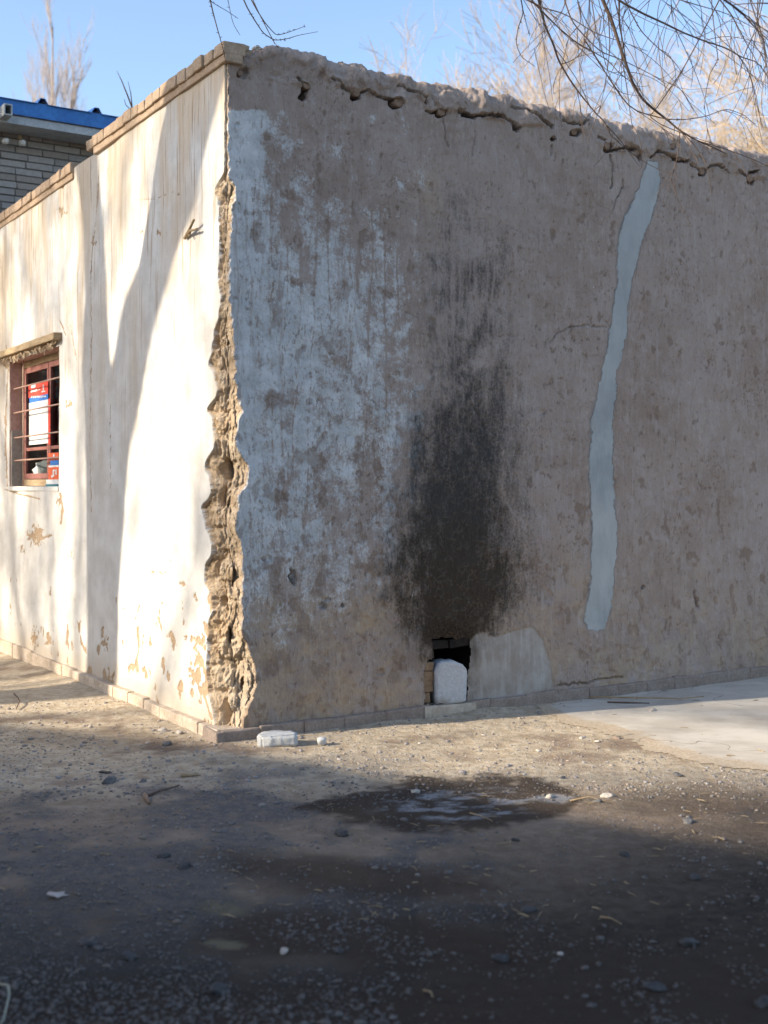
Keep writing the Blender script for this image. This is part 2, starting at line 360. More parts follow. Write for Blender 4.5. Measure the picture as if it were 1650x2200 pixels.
# cracks, roof-line and holes (photo pixels)
z4 = lambda L: [(600 + x / 2.75, 100 + y / 2.75) for x, y in L]
z5 = lambda L: [(1100 + x / 3, y / 3) for x, y in L]
cracks = [(z4([(110, 185), (140, 215), (150, 250)]), 3.5, .05), (z4([(300, 190), (330, 205), (400, 258), (450, 285), (520, 268), (560, 285), (610, 297)]), 2.6, .045),
    (z4([(560, 285), (640, 308), (690, 335)]), 2.5, .04), (z4([(700, 235), (760, 262), (800, 268), (860, 302), (862, 340)]), 2.6, .045),
    (z4([(865, 378), (905, 388), (950, 385)]), 2.8, .05), (z4([(1055, 385), (1100, 402), (1150, 412), (1200, 410), (1245, 400)]), 4.5, .08), (z4([(1245, 400), (1290, 415), (1340, 425), (1370, 445), (1395, 478)]), 4, .07),
    (z4([(960, 395), (970, 450), (985, 560), (1000, 600)]), 1.8, .012), (z4([(1500, 400), (1530, 430), (1575, 445), (1610, 480)]), 3, .05), (z4([(1160, 500), (1155, 560), (1140, 640)]), 1.6, .01),
    (z5([(0, 690), (120, 730), (200, 770), (262, 812)]), 3, .05), (z5([(330, 770), (370, 800), (430, 805), (470, 790)]), 3, .05), (z5([(560, 880), (600, 905)]), 2.5, .04),
    (z5([(600, 960), (640, 968), (690, 965), (730, 953), (770, 962), (812, 985), (835, 1020)]), 5, .09), (z5([(890, 1012), (915, 990), (945, 976), (1000, 992), (1030, 1010)]), 3, .06),
    (z5([(1035, 1015), (1070, 1032), (1110, 1042), (1140, 1038)]), 4.2, .08), (z5([(1150, 1050), (1200, 1090), (1225, 1110)]), 2.4, .04), (z5([(1225, 1105), (1255, 1082), (1300, 1068), (1335, 1075), (1400, 1108)]), 2.8, .05),
    (z5([(1440, 1098), (1480, 1110), (1515, 1135), (1540, 1160)]), 3.2, .06), (z5([(1540, 1125), (1590, 1100)]), 3.5, .06),
    (z5([(635, 1000), (652, 1060), (655, 1130), (645, 1210)]), 2.3, .03), (z5([(715, 1165), (705, 1240), (665, 1290), (658, 1350)]), 1.8, .02), (z5([(255, 930), (250, 1000)]), 1.5, .015),
    (z5([(1050, 1200), (1060, 1280)]), 1.3, .01),
    ([(1185, 735), (1200, 715), (1225, 703), (1260, 699), (1300, 703)], 2.0, .014), ([(1110, 900), (1150, 880), (1185, 872)], 1.3, .006),
    ([(1195, 1472), (1230, 1470), (1255, 1468), (1290, 1460), (1335, 1455)], 2.6, .03), ([(625, 1222), (628, 1240), (634, 1258)], 3.2, .05), ([(1492, 1270), (1496, 1290), (1500, 1306)], 3, .03),
    ([(800, 860), (815, 875), (840, 880)], 1.5, .010), ([(1010, 868), (1030, 900), (1045, 935)], 1.3, .008), ([(870, 1000), (900, 960), (925, 930)], 1.2, .008)]
CR = np.zeros_like(U); wob = 6.5 * fbm(U, Vv, .06, 4, 31, .65); wob2 = 6.5 * fbm(U, Vv, .06, 4, 33, .65)
PXw = PX + wob; PYw = PY + wob2
for pts, wd, dep in cracks:
    x0 = min(p[0] for p in pts) - 15; x1 = max(p[0] for p in pts) + 15; y0 = min(p[1] for p in pts) - 15; y1 = max(p[1] for p in pts) + 15
    m = (PX > x0) & (PX < x1) & (PY > y0) & (PY < y1) & right
    d, t = segdist(PXw[m], PYw[m], pts)
    wv_ = max(wd * .55, 1.15) * (1 + .9 * fbm(U[m], Vv[m], .04, 2, 35)) + .2
    CR[m] = np.maximum(CR[m], dep * .8 * np.exp(-(d / wv_) ** 3))
# holes: (x, y, rx, ry, depth)
holes = [(655, 193, 9, 13, .15), (652, 208, 11, 7, .12), (763, 209, 11, 8, .14), (848, 222, 16, 12, .16), (838, 214, 10, 4, .12), (945, 245, 12, 9, .15), (1002, 248, 14, 6, .12),
    (1110, 277, 8, 7, .12), (1187, 299, 6, 6, .1), (1235, 287, 14, 8, .13), (1306, 318, 12, 11, .15), (1372, 332, 9, 7, .12), (1445, 315, 6, 8, .1), (1455, 342, 12, 5, .12),
    (1508, 371, 9, 8, .13), (1613, 390, 9, 9, .13), (1626, 371, 7, 5, .08), (523, 158, 12, 12, .025), (489, 1008, 19, 24, .10), (478, 1070, 9, 24, .05), (505, 1243, 5, 21, .09), (475, 1292, 10, 10, .05), (493, 1366, 5, 19, .08),
    (524, 1472, 4, 17, .06), (483, 1530, 13, 27, .06), (497, 1085, 7, 20, .03), (512, 1420, 12, 14, .02), (693, 1302, 8, 8, .03), (735, 1302, 4, 4, .03), (630, 1240, 7, 14, .035), (1497, 1292, 4, 12, .03),
    (1383, 1262, 4, 4, .03), (1180, 1283, 9, 14, .012), (1166, 886, 9, 7, .01), (1470, 1062, 14, 12, .009), (510, 268, 6, 5, .01), (492, 730, 4, 10, .05), (700, 1290, 12, 5, .015), (815, 1445, 12, 8, .012), (575, 1200, 14, 8, .01), (925, 402, 7, 8, .01), (1230, 700, 4, 4, .01)]
HO = np.zeros_like(U)
for hx, hy, rx, ry, dep in holes:
    if hx > 640 and hy < 400: rx *= .85; ry *= .82
    m = (np.abs(PX - hx) < rx * 2 + 8) & (np.abs(PY - hy) < ry * 2 + 8)
    q = np.hypot((PXw[m] - hx) / rx, (PYw[m] - hy) / ry)
    HO[m] = np.maximum(HO[m], dep * (1 - sst(.75, 1.15, q)))
# parapet lip: everything above the roof crack leans out a little and is lumpier
lx = [480, 560, 640, 745, 850, 945, 1010, 1110, 1235, 1310, 1375, 1440, 1510, 1610, 1700, 2400]
ly = [140, 165, 185, 190, 215, 238, 243, 270, 280, 322, 335, 335, 360, 378, 400, 520]
lipz = np.interp(PX, lx, ly) + 6 * fbm(U, Vv, .15, 3, 41)
lip = sst(-4, 5, lipz - PY) * right * sst(.02, .2, U)
lump = .022 * fbm(U, Vv, .17, 4, 42) + .008 * fbm(U, Vv, .04, 3, 43) + .012 * np.sign(fbm(U, Vv, .12, 2, 44))*sst(0,.12,np.abs(fbm(U, Vv, .12, 2, 44)))
H = np.where(right, H + HR + lip * (.012 + .75 * lump), H + HL)
grow = 1 - sst(.1, .6, Vv)                                # foot of the wall swells slightly
H += grow * .012 * right
# cement repairs
strip = [(1392, 345), (1372, 400), (1356, 440), (1336, 480), (1327, 530), (1325, 600), (1314, 680), (1302, 760), (1286, 820), (1272, 900), (1264, 1000), (1270, 1120), (1268, 1250), (1254, 1330), (1262, 1354), (1298, 1354), (1314, 1300), (1326, 1150), (1318, 1050), (1318, 900), (1326, 800), (1345, 720), (1351, 640), (1363, 580), (1386, 500), (1405, 450), (1419, 390), (1414, 345)]
lowp = [(1001, 1400), (1010, 1372), (1030, 1358), (1046, 1358), (1052, 1368), (1075, 1366), (1092, 1356), (1130, 1346), (1152, 1352), (1170, 1378), (1182, 1430), (1186, 1478), (1120, 1492), (1001, 1512)]
nz = 5 * fbm(U, Vv, .10, 3, 51)
def psd(poly, pad=60):
    r = np.full(U.shape, -99.0)
    x0 = min(p[0] for p in poly) - pad; x1 = max(p[0] for p in poly) + pad; y0 = min(p[1] for p in poly) - pad; y1 = max(p[1] for p in poly) + pad
    m = (PX > x0) & (PX < x1) & (PY > y0) & (PY < y1) & right
    r[m] = polysd(PX[m], PY[m], poly); return r
sd1 = psd(strip) + nz + 4.5 * fbm(U, Vv, .03, 3, 53); sd2 = psd(lowp) + nz * .8 + 3.5 * fbm(U, Vv, .03, 3, 54)
cem = sst(-1, 1.2, sd1); ceml = sst(-3, 4, sd2)
rim = sst(-6, -2, sd1) * (1 - sst(0, 3, sd1)) * sst(-.3, .2, fbm(U, Vv, .15, 2, 52)) * .7
flat = np.maximum(cem, ceml)
STs = ST * (1 - .92 * flat)
H = H - np.where(right, HR * np.maximum(cem * .8, ceml * .4), 0) + cem * .004 * (1 - .3 * 0) + ceml * .0012
# bulging edge of the lower arch and blistered plaster low on the left
blister = sst(.12, .3, fbm(U, Vv, .35, 3, 61)) * sst(1150, 1300, PY) * (1 - flat) * right
H -= blister * .007 * (1 + fbm(U, Vv, .06, 2, 62))
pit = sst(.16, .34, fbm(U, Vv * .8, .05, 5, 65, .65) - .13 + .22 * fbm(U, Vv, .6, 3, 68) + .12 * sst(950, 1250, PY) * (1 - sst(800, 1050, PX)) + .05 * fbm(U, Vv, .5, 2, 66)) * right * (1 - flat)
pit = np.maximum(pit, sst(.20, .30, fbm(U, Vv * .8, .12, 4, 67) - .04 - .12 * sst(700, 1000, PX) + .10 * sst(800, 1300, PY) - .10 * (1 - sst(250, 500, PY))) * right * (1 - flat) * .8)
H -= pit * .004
H += STs * np.where(right, 1, 0) - CR
# bare earth relief on the corner
xw = (tt - .5) * (aLs + aRs) * 1.15
er = .026 * fbm(xw, Vv, .11, 4, 71) + .016 * (ridge(xw * 1.3, Vv * .75, .085, 3, 72) - .6) + .013 * fbm(xw, Vv, .028, 4, 73, .65)
wid = np.clip((aL + aR) / .12, .15, 1.2)
din = np.minimum(tt, 1 - tt) * (aL + aR)
bareH = -.009 - er * wid - .010 * wid
H = np.where(inside, bareH * sst(0, .006, din), H)
# coarse rows of adobe blocks, joints cut in
course = sst(.044, .056, np.abs(((Vv + .03 * fbm(U, Vv, .3, 2, 74)) % .118) - .059)) * sst(-.2, .2, fbm(xw, Vv, .1, 2, 75))
H -= inside * course * .012 * wid
# loose flakes either side of the bare band
H -= HO * np.where(inside | right, 1, 0)
# ends of the adobe blocks that stand out of the bare corner
for hx, hy, rx, ry, dep in [(486, 1225, 17, 24, .018), (484, 1345, 15, 22, .016), (500, 1275, 14, 14, .012), (470, 1110, 16, 22, .012), (500, 1120, 12, 18, .014), (478, 1395, 18, 22, .014), (512, 1395, 14, 24, .014), (480, 1455, 22, 26, .015), (500, 1500, 10, 26, .016), (535, 1470, 10, 30, .012), (476, 905, 14, 20, .014), (497, 900, 10, 22, .012), (480, 820, 11, 22, .012), (483, 745, 9, 20, .012), (484, 405, 14, 14, .016)]:
    m = inside & (np.abs(PX - hx) < rx * 2) & (np.abs(PY - hy) < ry * 2)
    q = (np.abs((PXw[m] - hx) / rx) ** 4 + np.abs((PYw[m] - hy) / ry) ** 4) ** .25
    H[m] += dep * (1 - sst(.75, 1.1, q)) * 1.3
# chips in the whitewash
chipn = sst(.30, .36, fbm(U, Vv * .8, .13, 4, 81) + .30 * sst(1180, 1480, PY) * .9 - .18 + .10 * sst(-.5, -.02, U) * sst(900, 1300, PY))
chips = [(425, 1420, 16, 20), (418, 1455, 14, 20), (435, 1380, 10, 20), (432, 1490, 8, 20), (440, 1350, 8, 14), (410, 1440, 6, 10), (340, 1338, 8, 14), (425, 1375, 10, 14), (224, 1382, 7, 16), (107, 1380, 8, 10), (78, 1150, 20, 24), (75, 1372, 8, 26), (398, 1372, 4, 8), (362, 1370, 3, 10), (412, 1372, 3, 8), (132, 455, 8, 12), (303, 500, 3, 9), (340, 500, 6, 7), (200, 520, 5, 12),
         (129, 1075, 6, 14), (355, 1230, 3, 5), (365, 1205, 3, 3), (346, 1230, 2, 4), (420, 1285, 4, 9), (390, 1255, 3, 6), (330, 1230, 3, 4), (50, 1180, 6, 8), (152, 1190, 4, 9), (293, 1425, 4, 8), (134, 400, 5, 5), (385, 420, 4, 4), (145, 868, 5, 10), (320, 1380, 7, 10)]
chip = chipn * sst(1150, 1300, PY)
for hx, hy, rx, ry in chips:
    m = (np.abs(PX - hx) < rx * 2 + 8) & (np.abs(PY - hy) < ry * 2 + 8) & ~right
    q = np.hypot((PXw[m] + 2 * wob2[m] - hx) / rx, (PYw[m] - hy) / ry) + 1.3 * fbm(U[m], Vv[m], .035, 3, 87) + .15; chip[m] = np.maximum(chip[m], 1 - sst(.8, 1.0, q))
for pts, wd in [([(12, 742), (15, 800), (9, 900), (12, 1000), (14, 1045)], 1.6), ([(10, 1052), (40, 1062), (85, 1072)], 1.8), ([(16, 760), (22, 850), (20, 1040)], .9), ([(128, 1060), (134, 1090), (130, 1125)], 2.5), ([(128, 690), (140, 720)], 1.2), ([(0, 772), (12, 790)], 3), ([(236, 870), (238, 960), (236, 1050)], .7), ([(210, 380), (196, 560), (194, 900), (196, 1100)], .8), ([(60, 1150), (85, 1160), (110, 1150)], 2.5), ([(300, 1300), (290, 1330)], 1.2), ([(410, 1440), (440, 1500), (455, 1545)], 2.2), ([(425, 1400), (440, 1440), (450, 1480)], 3.5), ([(290, 430), (330, 428), (372, 412)], .7), ([(150, 700), (165, 780)], .7)]:
    x0 = min(p[0] for p in pts) - 15; x1 = max(p[0] for p in pts) + 15; y0 = min(p[1] for p in pts) - 15; y1 = max(p[1] for p in pts) + 15
    m = (PX > x0) & (PX < x1) & (PY > y0) & (PY < y1) & ~right
    d, t = segdist(PXw[m] * .5 + PX[m] * .5, PY[m], pts); chip[m] = np.maximum(chip[m], np.exp(-(d / (wd * (1 + fbm(U[m], Vv[m], .05, 2, 88)))) ** 2))
chip = np.where(right, 0, chip)
H -= chip * .006
cst = np.cos(th)[..., None]
pos2 = base + N2 * (H * np.cos(th))[..., None] - N2 * INS[..., None]
Zf = Z0 + H * np.sin(th)
# top ridge gets lumps and clods of its own
crown = sst(ZT - .02, ZT + .1, Vv) * (.018 * fbm(U * 1.0, np.minimum(Vv, 4.2), .28, 4, 91) + .017 * fbm(U, Vv, .055, 4, 92, .65))
Zf = Zf + crown
P3 = np.dstack([pos2, Zf])
# normals over the whole wall so that split parts keep one continuous shading
dU = np.gradient(P3, axis=1); dV = np.gradient(P3, axis=0); NN = np.cross(dU, dV); NN /= np.linalg.norm(NN, axis=-1, keepdims=True) + 1e-12
if NN[200, -60].dot(np.array([nR[0], nR[1], 0])) < 0: NN = -NN

# material masks ---------------------------------------------------
n1 = fbm(U, Vv * .28, .13, 4, 101); n2 = fbm(U, Vv, .10, 4, 102); n3 = fbm(U, Vv, .5, 3, 103); n4 = fbm(U, Vv * .12, .05, 3, 104)
cx_ = np.interp(PX, [484, 540, 575, 640, 700, 780, 850, 900, 960, 1200], [1.0, .95, .74, .70, .66, .60, .50, .30, .12, 0])
cy_ = np.interp(PY, [150, 232, 240, 420, 560, 1050, 1180, 1300, 1420, 1560], [0, 0, .88, .97, 1, 1, .86, .60, .32, .15])
farx = sst(540, 600, PX) * (1 - sst(300, 640, PY + .5 * (600 - np.clip(PX, 540, 700))))   # higher up only streaks remain away from the corner
lime = cx_ * cy_ * (1 - .55 * farx) + .36 * n1 * sst(520, 570, PX) + .46 * n2 + .24 * n3 - .03
lime = np.where(PX < 536, cx_ * cy_ + .16 * n2 + .14 * n4, lime)
lime -= .18 * sst(1000, 1200, PY) * sst(.0, .35, n2 + n3)
lime *= sst(1030, 930, PX) if False else (1 - sst(900, 1010, PX))
lime += (.42 * (1 - np.abs(PX - 1240) / 300)).clip(0) * sst(.25, .4, n4) * .6
# dirty runs through the limewash
runs = .6 * sst(.24, .38, ridge(U + .02 * fbm(U, Vv, .25, 2, 110), Vv * .035, .085, 2, 111) - .52) * (1 - sst(1100, 1250, PY))
lime = lime - .5 * runs
lime = np.where(right & ~inside, np.clip(lime, -.2, 1), 0)
sy_ = [380, 430, 520, 620, 700, 800, 900, 1000, 1150, 1290, 1345, 1375, 1420]
scx = np.interp(PY, sy_, [1000, 1000, 1005, 1005, 1010, 1012, 1000, 990, 980, 975, 968, 968, 970])
shw = np.interp(PY, sy_, [75, 88, 100, 104, 104, 108, 124, 146, 160, 150, 118, 92, 60])
sst_ = np.interp(PY, sy_, [.08, .26, .42, .48, .54, .60, .70, .80, .94, 1.08, 1.15, 1.15, .95])
dx = np.abs(PX + 40 * n2 + 30 * n3 - scx) / shw
prof = np.exp(-(dx * 1.05) ** 2.4)
blot = sst(-.35, .30, fbm(U, Vv, .16, 4, 121) + .12)
upper = 1 - sst(780, 960, PY)
soot = sst_ * prof * (1 - upper * .70 * (1 - blot)) + prof * .34 * n1 + prof * .16 * n2 - .04 * (1 - prof)
soot += .18 * sst(60, 0, np.hypot((PX - 1600) / 1.2, PY - 480)) if False else 0
soot = soot * (1 - ceml * .6) * (1 - cem)
sootb = sst(1020, 1250, PY)
stain = np.exp(-(((PX - 972) / 66) ** 2 + ((PY - 1362) / 34) ** 2) ** 1.2) * .95 * (1 - ceml)
stain = np.maximum(stain, .6 * np.exp(-(((PX - 1018) / 12) ** 2 + ((PY - 1400) / 34) ** 2)))
stain = np.maximum(stain, .35 * np.exp(-(((PX - 885) / 50) ** 2 + ((PY - 1400) / 50) ** 2)))
rundown = np.zeros_like(U)
rr = np.random.default_rng(12)
for i in range(34):
    x0 = rr.normal(985, 55); y0 = rr.uniform(380, 560); y1 = y0 + rr.uniform(120, 480); pts = [(x0, y0)]
    while pts[-1][1] < y1: pts.append((pts[-1][0] + rr.normal(0, 2.0), pts[-1][1] + 32))
    m = (np.abs(PX - x0) < 22) & (PY > y0 - 5) & (PY < y1 + 30) & right
    d, t = segdist(PX[m], PY[m], pts); rundown[m] = np.maximum(rundown[m], rr.uniform(.35, .8) * np.exp(-(d / rr.uniform(1.0, 2.2)) ** 2) * (1 - t ** 3))
for i in range(22):
    x0 = rr.uniform(495, 800); y0 = rr.uniform(230, 600); y1 = y0 + rr.uniform(120, 520); pts = [(x0, y0)]
    while pts[-1][1] < y1: pts.append((pts[-1][0] + rr.normal(0, 3.0), pts[-1][1] + 26))
    m = (np.abs(PX - x0) < 40) & (PY > y0 - 5) & (PY < y1 + 30) & right & ~inside
    d, t = segdist(PX[m], PY[m], pts); rundown[m] = np.maximum(rundown[m], rr.uniform(.3, .8) * np.exp(-(d / rr.uniform(1.0, 2.6)) ** 2) * (1 - t ** 4))
ochre = sst(1150, 1400, PY) * (.75 - .3 * sst(900, 1300, PX)) * sst(-.3, .2, n3 + n2) + .5 * np.exp(-(((PX - 920) / 35) ** 2 + ((PY - 420) / 55) ** 2)) + .3 * blister
drip = (.30 + .75 * (1 - sst(150, 760, PY - (484 - PX) * .55))) * (1 - .85 * sst(800, 1250, PY))
foot = sst(.35, .0, Vv) if False else (1 - sst(.03, .38, Vv)) * .8 + .15
attrs = dict(lime=lime, soot=soot, sootbrown=sootb, cement=cem, cemlow=ceml, rim=rim, stain=stain, rundown=rundown * (1 - flat), ochre=np.clip(ochre, 0, 1), pit=pit, straw=np.clip(STs / .003, -1.5, 1.5), drip=drip, foot=foot, chip=chip)

# openings: stove hole in the front, window in the side
WS0, WZ1 = toL(127, 748); WS1, _ = toL(20, 748); WZ0 = toL(125, 1046)[1]; WZ1 = toL(125, 744)[1]
stovepoly = [(930, 1374), (950, 1370), (985, 1372), (1009, 1370), (1010, 1410), (1004, 1440), (1000, 1512), (908, 1512), (908, 1440), (922, 1418), (932, 1412)]
fc = lambda a: (a[:-1, :-1] + a[1:, :-1] + a[:-1, 1:] + a[1:, 1:]) / 4
fPX, fPY, fU, fV = fc(PX), fc(PY), fc(U), fc(Vv)
hole = inpoly(fPX + 1.2 * fc(wob), fPY + 1.2 * fc(wob2), stovepoly) & (fU > 0)
win = (fU < -WS0) & (fU > -WS1) & (fV > WZ0) & (fV < WZ1)
f_in = (fc(inside.astype(float)) > .5) & (fV < 3.42)
f_cem = fc(cem) > .5; f_ceml = fc(ceml) > .5
f_roof = (fc(lip) > .5) & (fU > 0) | (fV > ZT + .02)
keep = ~(hole | win | ((fV > ZW) & (fU < 0)))
ny, nx = U.shape
idx = np.arange(ny * nx).reshape(ny, nx)
quads = np.dstack([idx[:-1, :-1], idx[:-1, 1:], idx[1:, 1:], idx[1:, :-1]]).reshape(-1, 4)
fl = lambda a: (a & keep).ravel()
def wallpart(name, mask, mat, use=()):
    f = quads[mask]; used = np.unique(f); remap = np.full(ny * nx, -1); remap[used] = np.arange(len(used))
    at_ = {k: attrs[k].reshape(-1)[used] for k in use}
    return mesh(name, P3.reshape(-1, 3)[used], remap[f], mat, house, True, at_, normals=NN.reshape(-1, 3)[used])
fa = ('lime', 'soot', 'sootbrown', 'cement', 'cemlow', 'rim', 'stain', 'rundown', 'ochre', 'straw', 'pit')
wallpart('side_wall', fl((fU < 0) & ~f_in), M_SIDE, ('drip', 'foot', 'chip'))
wallpart('corner_brickwork', fl(f_in), M_EARTH)
wallpart('roof_edge', fl(f_roof & ~f_in & (fU > -.02)), M_FRONT, fa)
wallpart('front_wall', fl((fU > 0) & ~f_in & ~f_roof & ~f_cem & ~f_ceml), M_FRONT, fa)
wallpart('cement_patch', fl((fU > 0) & ~f_in & ~f_roof & f_cem & ~f_ceml), M_FRONT, fa)['label'] = 'tall crooked strip of grey cement'
wallpart('cement_patch', fl((fU > 0) & ~f_in & ~f_roof & f_ceml), M_FRONT, fa)['label'] = 'low rounded patch of grey cement beside the stove hole'

def box_mesh(o, ax, ay, az, jit=0.0, bev=0.0, seed=0, sub=1):
    """a slightly worn box: origin corner o, edge vectors ax, ay, az; returns verts, quads"""
    o = np.array(o, float); ax = np.array(ax, float); ay = np.array(ay, float); az = np.array(az, float)
    r = np.random.default_rng(seed); V = []; Fq = []
    for k in (0, 1):
        for (i, j) in ((0, 0), (1, 0), (1, 1), (0, 1)): V.append(o + ax * i + ay * j + az * k + r.normal(0, jit, 3))
    Fq = [(0, 3, 2, 1), (4, 5, 6, 7), (0, 1, 5, 4), (1, 2, 6, 5), (2, 3, 7, 6), (3, 0, 4, 7)]
    return V, Fq
class MB:
    def __init__(s): s.V = []; s.F = []; s.C = []
    def add(s, V, Fq, c=None):
        b = len(s.V); s.V += [tuple(v) for v in V]; s.F += [tuple(i + b for i in f) for f in Fq]; s.C += [c or (1, 1, 1)] * len(V)
    def box(s, o, ax, ay, az, jit=0., seed=0, c=None): s.add(*box_mesh(o, ax, ay, az, jit, seed=seed), c=c)
    def tube(s, pts, rad, n=6, cap=True, c=None):
        V, Fq = tube_vf(pts, rad, n, cap); s.add(V, Fq, c)
    def build(s, name, mat, parent=None, smooth=False, bevel=0., colors=False):
        o = mesh(name, s.V, [list(f) for f in s.F], mat, parent, smooth, colors={'tint': np.array(s.C)} if colors else None)
        if bevel:
            b = o.modifiers.new('bevel', 'BEVEL'); b.width = bevel; b.segments = 2; b.limit_method = 'ANGLE'
        return o
def tube_vf(pts, rad, n=6, cap=True):
    pts = [Vector(p) for p in pts]; V = []; Fq = []
    if not hasattr(rad, '__len__'): rad = [rad] * len(pts)
    up = Vector((0, 0, 1)); prev = None
    for i, p in enumerate(pts):
        d = (pts[min(i + 1, len(pts) - 1)] - pts[max(i - 1, 0)]).normalized()
        if prev is None: a = d.cross(up if abs(d.z) < .95 else Vector((1, 0, 0))).normalized()
        else: a = (prev - d * prev.dot(d)).normalized()
        prev = a; b = d.cross(a)
        for k in range(n):
            t = 2 * math.pi * k / n; V.append(p + (a * math.cos(t) + b * math.sin(t)) * rad[i])
    for i in range(len(pts) - 1):
        for k in range(n):
            k2 = (k + 1) % n; Fq.append((i * n + k, i * n + k2, (i + 1) * n + k2, (i + 1) * n + k))
    if cap: Fq.append(tuple(range(n))[::-1]); Fq.append(tuple((len(pts) - 1) * n + k for k in range(n)))
    return V, Fq
def v3(v2, z=0.): return np.array([v2[0], v2[1], z])
up3 = np.array([0, 0, 1.0])
rb = np.random.default_rng(5)
# coping bricks on the side wall, one course
def coping_run(s0, s1, zt, name, seed):
    mb = MB(); r = np.random.default_rng(seed); s = s0; k = 0
    while s < s1:
        L = .118 + r.normal(0, .004); p = r.normal(0, .002); hgt = .064 + r.normal(0, .002)
        o = v3(C + eL * s + nL * (.030 + p), zt + .022 + r.normal(0, .003))
        mb.box(o, v3(eL * (L - .006)), v3(-nL * .125), up3 * hgt, .0022, seed * 1000 + k); s += L; k += 1
    # mortar bed under and between
    mb.box(v3(C + eL * s0 + nL * .016, zt - .018), v3(eL * (s1 - s0)), v3(-nL * .10), up3 * .066, .0)
    return mb.build(name, M_BRICKTAN, house, bevel=.006)
sA = toL(205, 310)[0]; sB = toL(160, 360)[0]
coping_run(-.03, sA, ZW + .005, 'coping', 3); coping_run(sB + .0, 9, ZW - .055, 'coping', 4)
mb = MB()   # the long brick and scraps sitting at the very corner
mb.box(v3(C + eR * .112 - nR * .02, ZW + .045), v3(eR * .05), v3(-nR * .1), up3 * .045, .003, 1)
mb.box(v3(C + eR * .112 - nR * .01, ZW + .075), v3(eR * .03), v3(-nR * .08), up3 * .03, .003, 2)
mb.build('corner_brick', M_BRICKTAN, house, bevel=.005)
# plinth bricks
mb = MB(); s = -.058; k = 0
while s < 9:
    L = .245 + rb.normal(0, .01); hg = .072 + rb.normal(0, .003)
    mb.box(v3(C + eR * s + nR * (.040 + rb.normal(0, .004)), -.12), v3(eR * (L - .005)), v3(-nR * .2), up3 * (hg + .12), .004, k); s += L; k += 1
mb.box(v3(C + nR * .034 + eR * -.03, -.12), v3(eR * 9), v3(-nR * .1), up3 * (.186), 0)
mb.build('plinth', simple('muddy_plinth', (.25, .195, .155), (.34, .275, .23), 12, .95, .012), house, bevel=.008)
mb = MB(); s = .0; s_step = toL(181, 1450)[0]
while s < 9:
    L = .25 + rb.normal(0, .012); hg = .072 + rb.normal(0, .003); off = .045 if s < s_step else .025
    mb.box(v3(C + eL * s + nL * (off + rb.normal(0, .003)), -.2), v3(eL * (L - .007)), v3(-nL * .2), up3 * (hg + .2), .002, 300 + k); s += L; k += 1
mb.box(v3(C + nL * .020, -.2), v3(eL * 9), v3(-nL * .1), up3 * .266, 0)
mb.build('plinth', M_PLINTH, house, bevel=.006)
# log ends showing in the holes under the roof
logs = [(658, 183, 9), (765, 199, 9), (856, 220, 11), (948, 240, 10), (995, 226, 13), (1190, 291, 7), (1233, 282, 9), (1304, 313, 9), (1322, 311, 9), (1368, 328, 7), (1446, 312, 9), (1458, 340, 6), (1508, 368, 8), (1612, 382, 9), (516, 156, 7)]
for i, (lx_, ly_, r_) in enumerate(logs):
    s_, z_ = toR(lx_, ly_); Yd = 6 + .53 * s_; rad = r_ * Yd / F
    a = wallR(s_, z_, .004 if i != 14 else -.003); b = wallR(s_ + rb.normal(0, .01), z_ + .01, -.4)
    mbl = MB(); pts = [a + (b - a) * t for t in (0, .012, .2, 1)]; mbl.tube(pts, [rad * .86, rad, rad, rad], 14)
    o = mbl.build('log_end', M_LOG, house, True)
    mod = o.modifiers.new('edge', 'EDGE_SPLIT'); mod.split_angle = math.radians(40)
# stove hole: a deep burnt niche built of brick
mb = MB()
s0, _ = toR(900, 1440); s1, _ = toR(1020, 1440); zb = -.05; ztp = toR(970, 1362)[1]
def W(s, z, o): return np.array(wallR(s, z, o))
for (a, b, c_, d_) in (((s0, zb), (s0, ztp), 0, 0),):
    pass
q = [W(s0, zb, -.004), W(s1, zb, -.004), W(s1, ztp, -.004), W(s0, ztp, -.004), W(s0, zb, -.42), W(s1, zb, -.42), W(s1, ztp, -.42), W(s0, ztp, -.42)]
mb.add(q, [(0, 1, 5, 4), (1, 2, 6, 5), (2, 3, 7, 6), (3, 0, 4, 7), (4, 5, 6, 7)])
niche = mb.build('stove_hole', M_BLACK, house)
mb = MB()   # two burnt lintel bricks
sa, za = toR(932, 1396); sb_, _ = toR(968, 1396); sc_, zc_ = toR(1012, 1396)
mb.box(W(sa, za, -.012), v3(eR * (sb_ - sa - .004)), v3(-nR * .2), up3 * .05, .003, 5)
mb.box(W(sb_, za + .004, -.004), v3(eR * (sc_ - sb_)), v3(-nR * .2) , up3 * .046 , .003, 6)
mb.build('lintel_brick', M_BLACK, house, bevel=.005)
mb = MB()   # stacked bricks on the left of the opening
for i, (y0, y1, xa, xb) in enumerate([(1512, 1490, 908, 926), (1488, 1466, 908, 931), (1464, 1444, 909, 934), (1442, 1424, 912, 934)]):
    s_a, z_a = toR(xa, y0); s_b, _ = toR(xb, y0); _, z_b = toR(xa, y1)
    mb.box(W(s_a, z_a, -.006), v3(eR * (s_b - s_a)), v3(-nR * .22), up3 * (z_b - z_a), .002, 20 + i)
M_SCORCH = simple('scorched_brick', (.20, .125, .07), (.32, .215, .13), 22, .9, .008)
mb.build('jamb_brick', M_SCORCH, house, bevel=.004)

